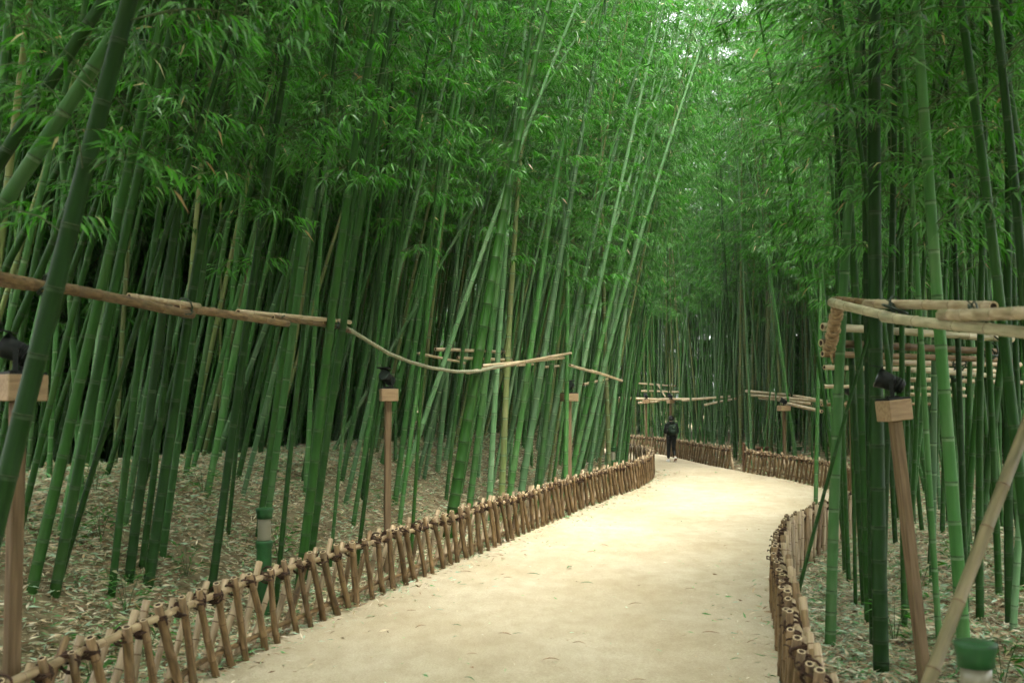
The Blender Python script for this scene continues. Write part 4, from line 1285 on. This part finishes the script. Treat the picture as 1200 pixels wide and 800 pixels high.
# ------------------------------------------------------------------ the walking person
M_SKIN = noise_mat('skin', (0.50, 0.32, 0.22), (0.60, 0.40, 0.29), 20, 0.5)
M_JACKET = noise_mat('black_jacket', (0.006, 0.010, 0.007), (0.016, 0.022, 0.016), 14, 0.8, bump=0.004)
M_TROUSER = noise_mat('black_trousers', (0.005, 0.007, 0.006), (0.012, 0.014, 0.012), 14, 0.85, bump=0.003)
M_HAIR = noise_mat('dark_hair', (0.006, 0.005, 0.004), (0.018, 0.013, 0.010), 40, 0.5, (1, 1, 0.2))
M_SHOE = noise_mat('white_shoe', (0.62, 0.60, 0.56), (0.78, 0.77, 0.74), 20, 0.6)
M_SOLE = noise_mat('brown_sole', (0.22, 0.10, 0.05), (0.34, 0.17, 0.09), 20, 0.8)
M_PACK = noise_mat('dark_green_backpack', (0.008, 0.022, 0.010), (0.016, 0.040, 0.018), 18, 0.7, bump=0.003)
M_PATCH = noise_mat('backpack_patch', (0.10, 0.17, 0.09), (0.20, 0.27, 0.16), 30, 0.7)

def skin_mesh(name, joints, edges, mat, parent, sub=2):
    me = bpy.data.meshes.new(name)
    me.from_pydata([j[0] for j in joints], edges, [])
    me.materials.append(mat)
    o = obj(name, me, parent)
    md = o.modifiers.new('skin', 'SKIN'); md.use_smooth_shade = True
    sv = me.skin_vertices[0].data if me.skin_vertices else None
    if sv is None:
        import bmesh
        bm = bmesh.new(); bm.from_mesh(me); bm.verts.layers.skin.verify(); bm.to_mesh(me); bm.free()
        sv = me.skin_vertices[0].data
    for v, j in zip(sv, joints):
        r = j[1]
        v.radius = r if hasattr(r, '__len__') else (r, r)
    sv[0].use_root = True
    s = o.modifiers.new('smooth', 'SUBSURF'); s.levels = sub; s.render_levels = sub
    return o

pr = empty('person', (5.50, 38.4, 0.01), (0, 0, R(6)))
pr.scale = (0.955, 0.955, 0.955)
tag(pr, 'person in black jacket and trousers with a backpack walking away along the path', 'person')
hipL, hipR = (-0.085, 0, 0.86), (0.085, 0, 0.86)
kneeL, kneeR = (-0.09, 0.06, 0.47), (0.09, 0.03, 0.47)
ankL, ankR = (-0.095, 0.10, 0.09), (0.09, -0.20, 0.16)
shL, shR = (-0.17, 0.0, 1.33), (0.17, 0.0, 1.33)
elL, elR = (-0.235, -0.02, 1.07), (0.235, -0.02, 1.07)
wrL, wrR = (-0.15, 0.19, 1.06), (0.15, 0.19, 1.06)
J = [((0, 0, 0.92), (0.13, 0.095)), ((0, 0.01, 1.12), (0.115, 0.085)), ((0, 0.0, 1.32), (0.12, 0.085)), ((0, 0.005, 1.42), 0.05), ((0, 0.03, 1.50), (0.066, 0.075)), ((0, 0.03, 1.60), (0.062, 0.07)),
     (hipL, 0.085), (kneeL, 0.055), (ankL, 0.037), ((-0.095, 0.22, 0.035), 0.03), (hipR, 0.085), (kneeR, 0.055), (ankR, 0.037), ((0.09, -0.11, 0.045), 0.03),
     (shL, 0.052), (elL, 0.039), (wrL, 0.026), (shR, 0.052), (elR, 0.039), (wrR, 0.026)]
E = [(0, 1), (1, 2), (2, 3), (3, 4), (4, 5), (0, 6), (6, 7), (7, 8), (8, 9), (0, 10), (10, 11), (11, 12), (12, 13), (2, 14), (14, 15), (15, 16), (2, 17), (17, 18), (18, 19)]
for s, w0 in ((-1, 16), (1, 19)):      # palms and five fingers curled round the pack straps
    wr = Vector(J[w0][0])
    palm = len(J); J.append((tuple(wr + Vector((-s * 0.03, 0.045, 0.02))), (0.024, 0.016))); E.append((w0, palm))
    pc = Vector(J[palm][0])
    for k, ln in enumerate((0.030, 0.036, 0.034, 0.027)):
        a = len(J); off = Vector((-s * 0.012, 0.02, (k - 1.5) * 0.017))
        J.append((tuple(pc + off + Vector((-s * 0.006, ln * 0.6, 0))), 0.0085)); J.append((tuple(pc + off + Vector((-s * 0.03, ln * 0.9, 0))), 0.008)); J.append((tuple(pc + off + Vector((-s * 0.042, ln * 0.4, 0))), 0.0075))
        E += [(palm, a), (a, a + 1), (a + 1, a + 2)]
    a = len(J)
    J.append((tuple(pc + Vector((-s * 0.004, -0.006, 0.036))), 0.0095)); J.append((tuple(pc + Vector((-s * 0.03, 0.012, 0.046))), 0.0085))
    E += [(palm, a), (a, a + 1)]
skin_mesh('body', J, E, M_SKIN, pr)
# face: nose, ears, eyes and mouth
mb = MB()
mb.tube([(0, 0.098, 1.575), (0, 0.112, 1.548), (0, 0.122, 1.53), (0, 0.10, 1.522)], [0.008, 0.011, 0.014, 0.008], 6)
for s in (-1, 1):
    mb.torus((s * 0.074, 0.025, 1.545), (s, 0.3, 0), 0.022, 0.008, 10, 5)
obj('face', mb.mesh('face', M_SKIN, True), pr)
mb = MB()
for s in (-1, 1):
    mb.box((s * 0.028, 0.103, 1.568), (0.024, 0.008, 0.009))
mb.box((0, 0.102, 1.497), (0.042, 0.008, 0.009))
obj('eyes_and_mouth', mb.mesh('eyes_and_mouth', M_HAIR), pr)
# clothes
skin_mesh('jacket', [((0, 0, 0.98), (0.168, 0.125)), ((0, 0, 0.86), (0.178, 0.135)), ((0, 0.01, 1.12), (0.155, 0.12)), ((0, 0, 1.30), (0.155, 0.115)), ((0, 0.0, 1.40), (0.075, 0.07)),
          (shL, 0.082), (elL, 0.07), ((-0.165, 0.15, 1.06), 0.05), (shR, 0.082), (elR, 0.07), ((0.165, 0.15, 1.06), 0.05)],
          [(0, 1), (0, 2), (2, 3), (3, 4), (3, 5), (5, 6), (6, 7), (3, 8), (8, 9), (9, 10)], M_JACKET, pr)
skin_mesh('trousers', [((0, 0, 0.93), (0.145, 0.11)), (hipL, 0.112), (kneeL, 0.074), ((-0.095, 0.085, 0.12), 0.058), (hipR, 0.112), (kneeR, 0.074), ((0.09, -0.17, 0.20), 0.058)],
          [(0, 1), (1, 2), (2, 3), (0, 4), (4, 5), (5, 6)], M_TROUSER, pr)
for (ax, ay, az), pitch in ((ankL, 0.0), (ankR, R(38))):
    mb = MB()
    mb.tube([(0, -0.075, 0.0), (0, -0.06, 0.0), (0, 0.02, -0.005), (0, 0.10, -0.022), (0, 0.16, -0.032), (0, 0.18, -0.034)], [0.02, 0.048, 0.052, 0.046, 0.036, 0.015], 12, mat=0)
    sh = obj('shoe', mb.mesh('shoe', M_SHOE, True), pr, (ax, ay, az - 0.03), (-pitch, 0, 0))
    mb = MB(); mb.box((0, 0.045, -0.045), (0.088, 0.255, 0.022), bevel=0.008)
    obj('sole', mb.mesh('sole', M_SOLE if pitch else M_SHOE), sh)
# hair: short rounded cap with a hood roll at the neck
mb = MB()
prof = [(math.sin(a) * 0.098, 1.565 + math.cos(a) * 0.115) for a in np.linspace(2.35, 0.05, 10)]
mb.lathe(prof, 16)
hm = mb.mesh('hair', M_HAIR, True)
for v in hm.vertices:
    v.co.y = v.co.y * 1.08 + 0.012 - (0.02 if v.co.z < 1.55 else 0)
    if v.co.y > 0.055 and v.co.z < 1.60: v.co.y = 0.055
obj('hair', hm, pr)
mb = MB(); mb.torus((0, -0.015, 1.415), (0, 0.25, 1), 0.085, 0.034, 14, 8)
obj('hood', mb.mesh('hood', M_JACKET, True), pr)
pk = MB(); pk.box((0, -0.185, 1.155), (0.27, 0.14, 0.36), bevel=0.045)
pack = obj('backpack', pk.mesh('backpack', M_PACK, True), pr)
mb = MB(); mb.box((0, -0.272, 1.08), (0.20, 0.05, 0.17), bevel=0.022); obj('pocket', mb.mesh('pocket', M_PACK, True), pack)
mb = MB(); mb.box((0.02, -0.262, 1.245), (0.055, 0.014, 0.04), bevel=0.005); obj('patch', mb.mesh('patch', M_PATCH), pack)
for s in (-1, 1):
    mb = MB(); mb.tube([(s * 0.09, -0.13, 1.30), (s * 0.11, -0.07, 1.425), (s * 0.12, 0.05, 1.43), (s * 0.125, 0.13, 1.30), (s * 0.125, 0.135, 1.12), (s * 0.12, 0.02, 1.0), (s * 0.11, -0.13, 1.0)], 0.016, 6)
    obj('strap', mb.mesh('strap', M_PACK, True), pack)
print('stems', bamboo_count, 'leaves per crown', CROWNS_MID[0][2], CROWNS_LOW[0][2])


# ------------------------------------------------------------------ thin haze between the stems, added to lift the far shadows
hz_mb = MB(); hz_mb.box((0, 100, 14), (2400, 2400, 32))
M_HAZE = bpy.data.materials.new('haze'); M_HAZE.use_nodes = True
M_HAZE.node_tree.nodes.clear()
_o = M_HAZE.node_tree.nodes.new('ShaderNodeOutputMaterial')
_v = M_HAZE.node_tree.nodes.new('ShaderNodeVolumePrincipled')
_v.inputs['Color'].default_value = (0.90, 0.97, 0.88, 1)
_v.inputs['Density'].default_value = 0.00035
M_HAZE.node_tree.links.new(_v.outputs[0], _o.inputs['Volume'])
haze = obj('haze', hz_mb.mesh('haze', M_HAZE))
tag(haze, 'thin pale haze between the bamboo stems, added to lift the shadows', 'haze', kind='stuff')
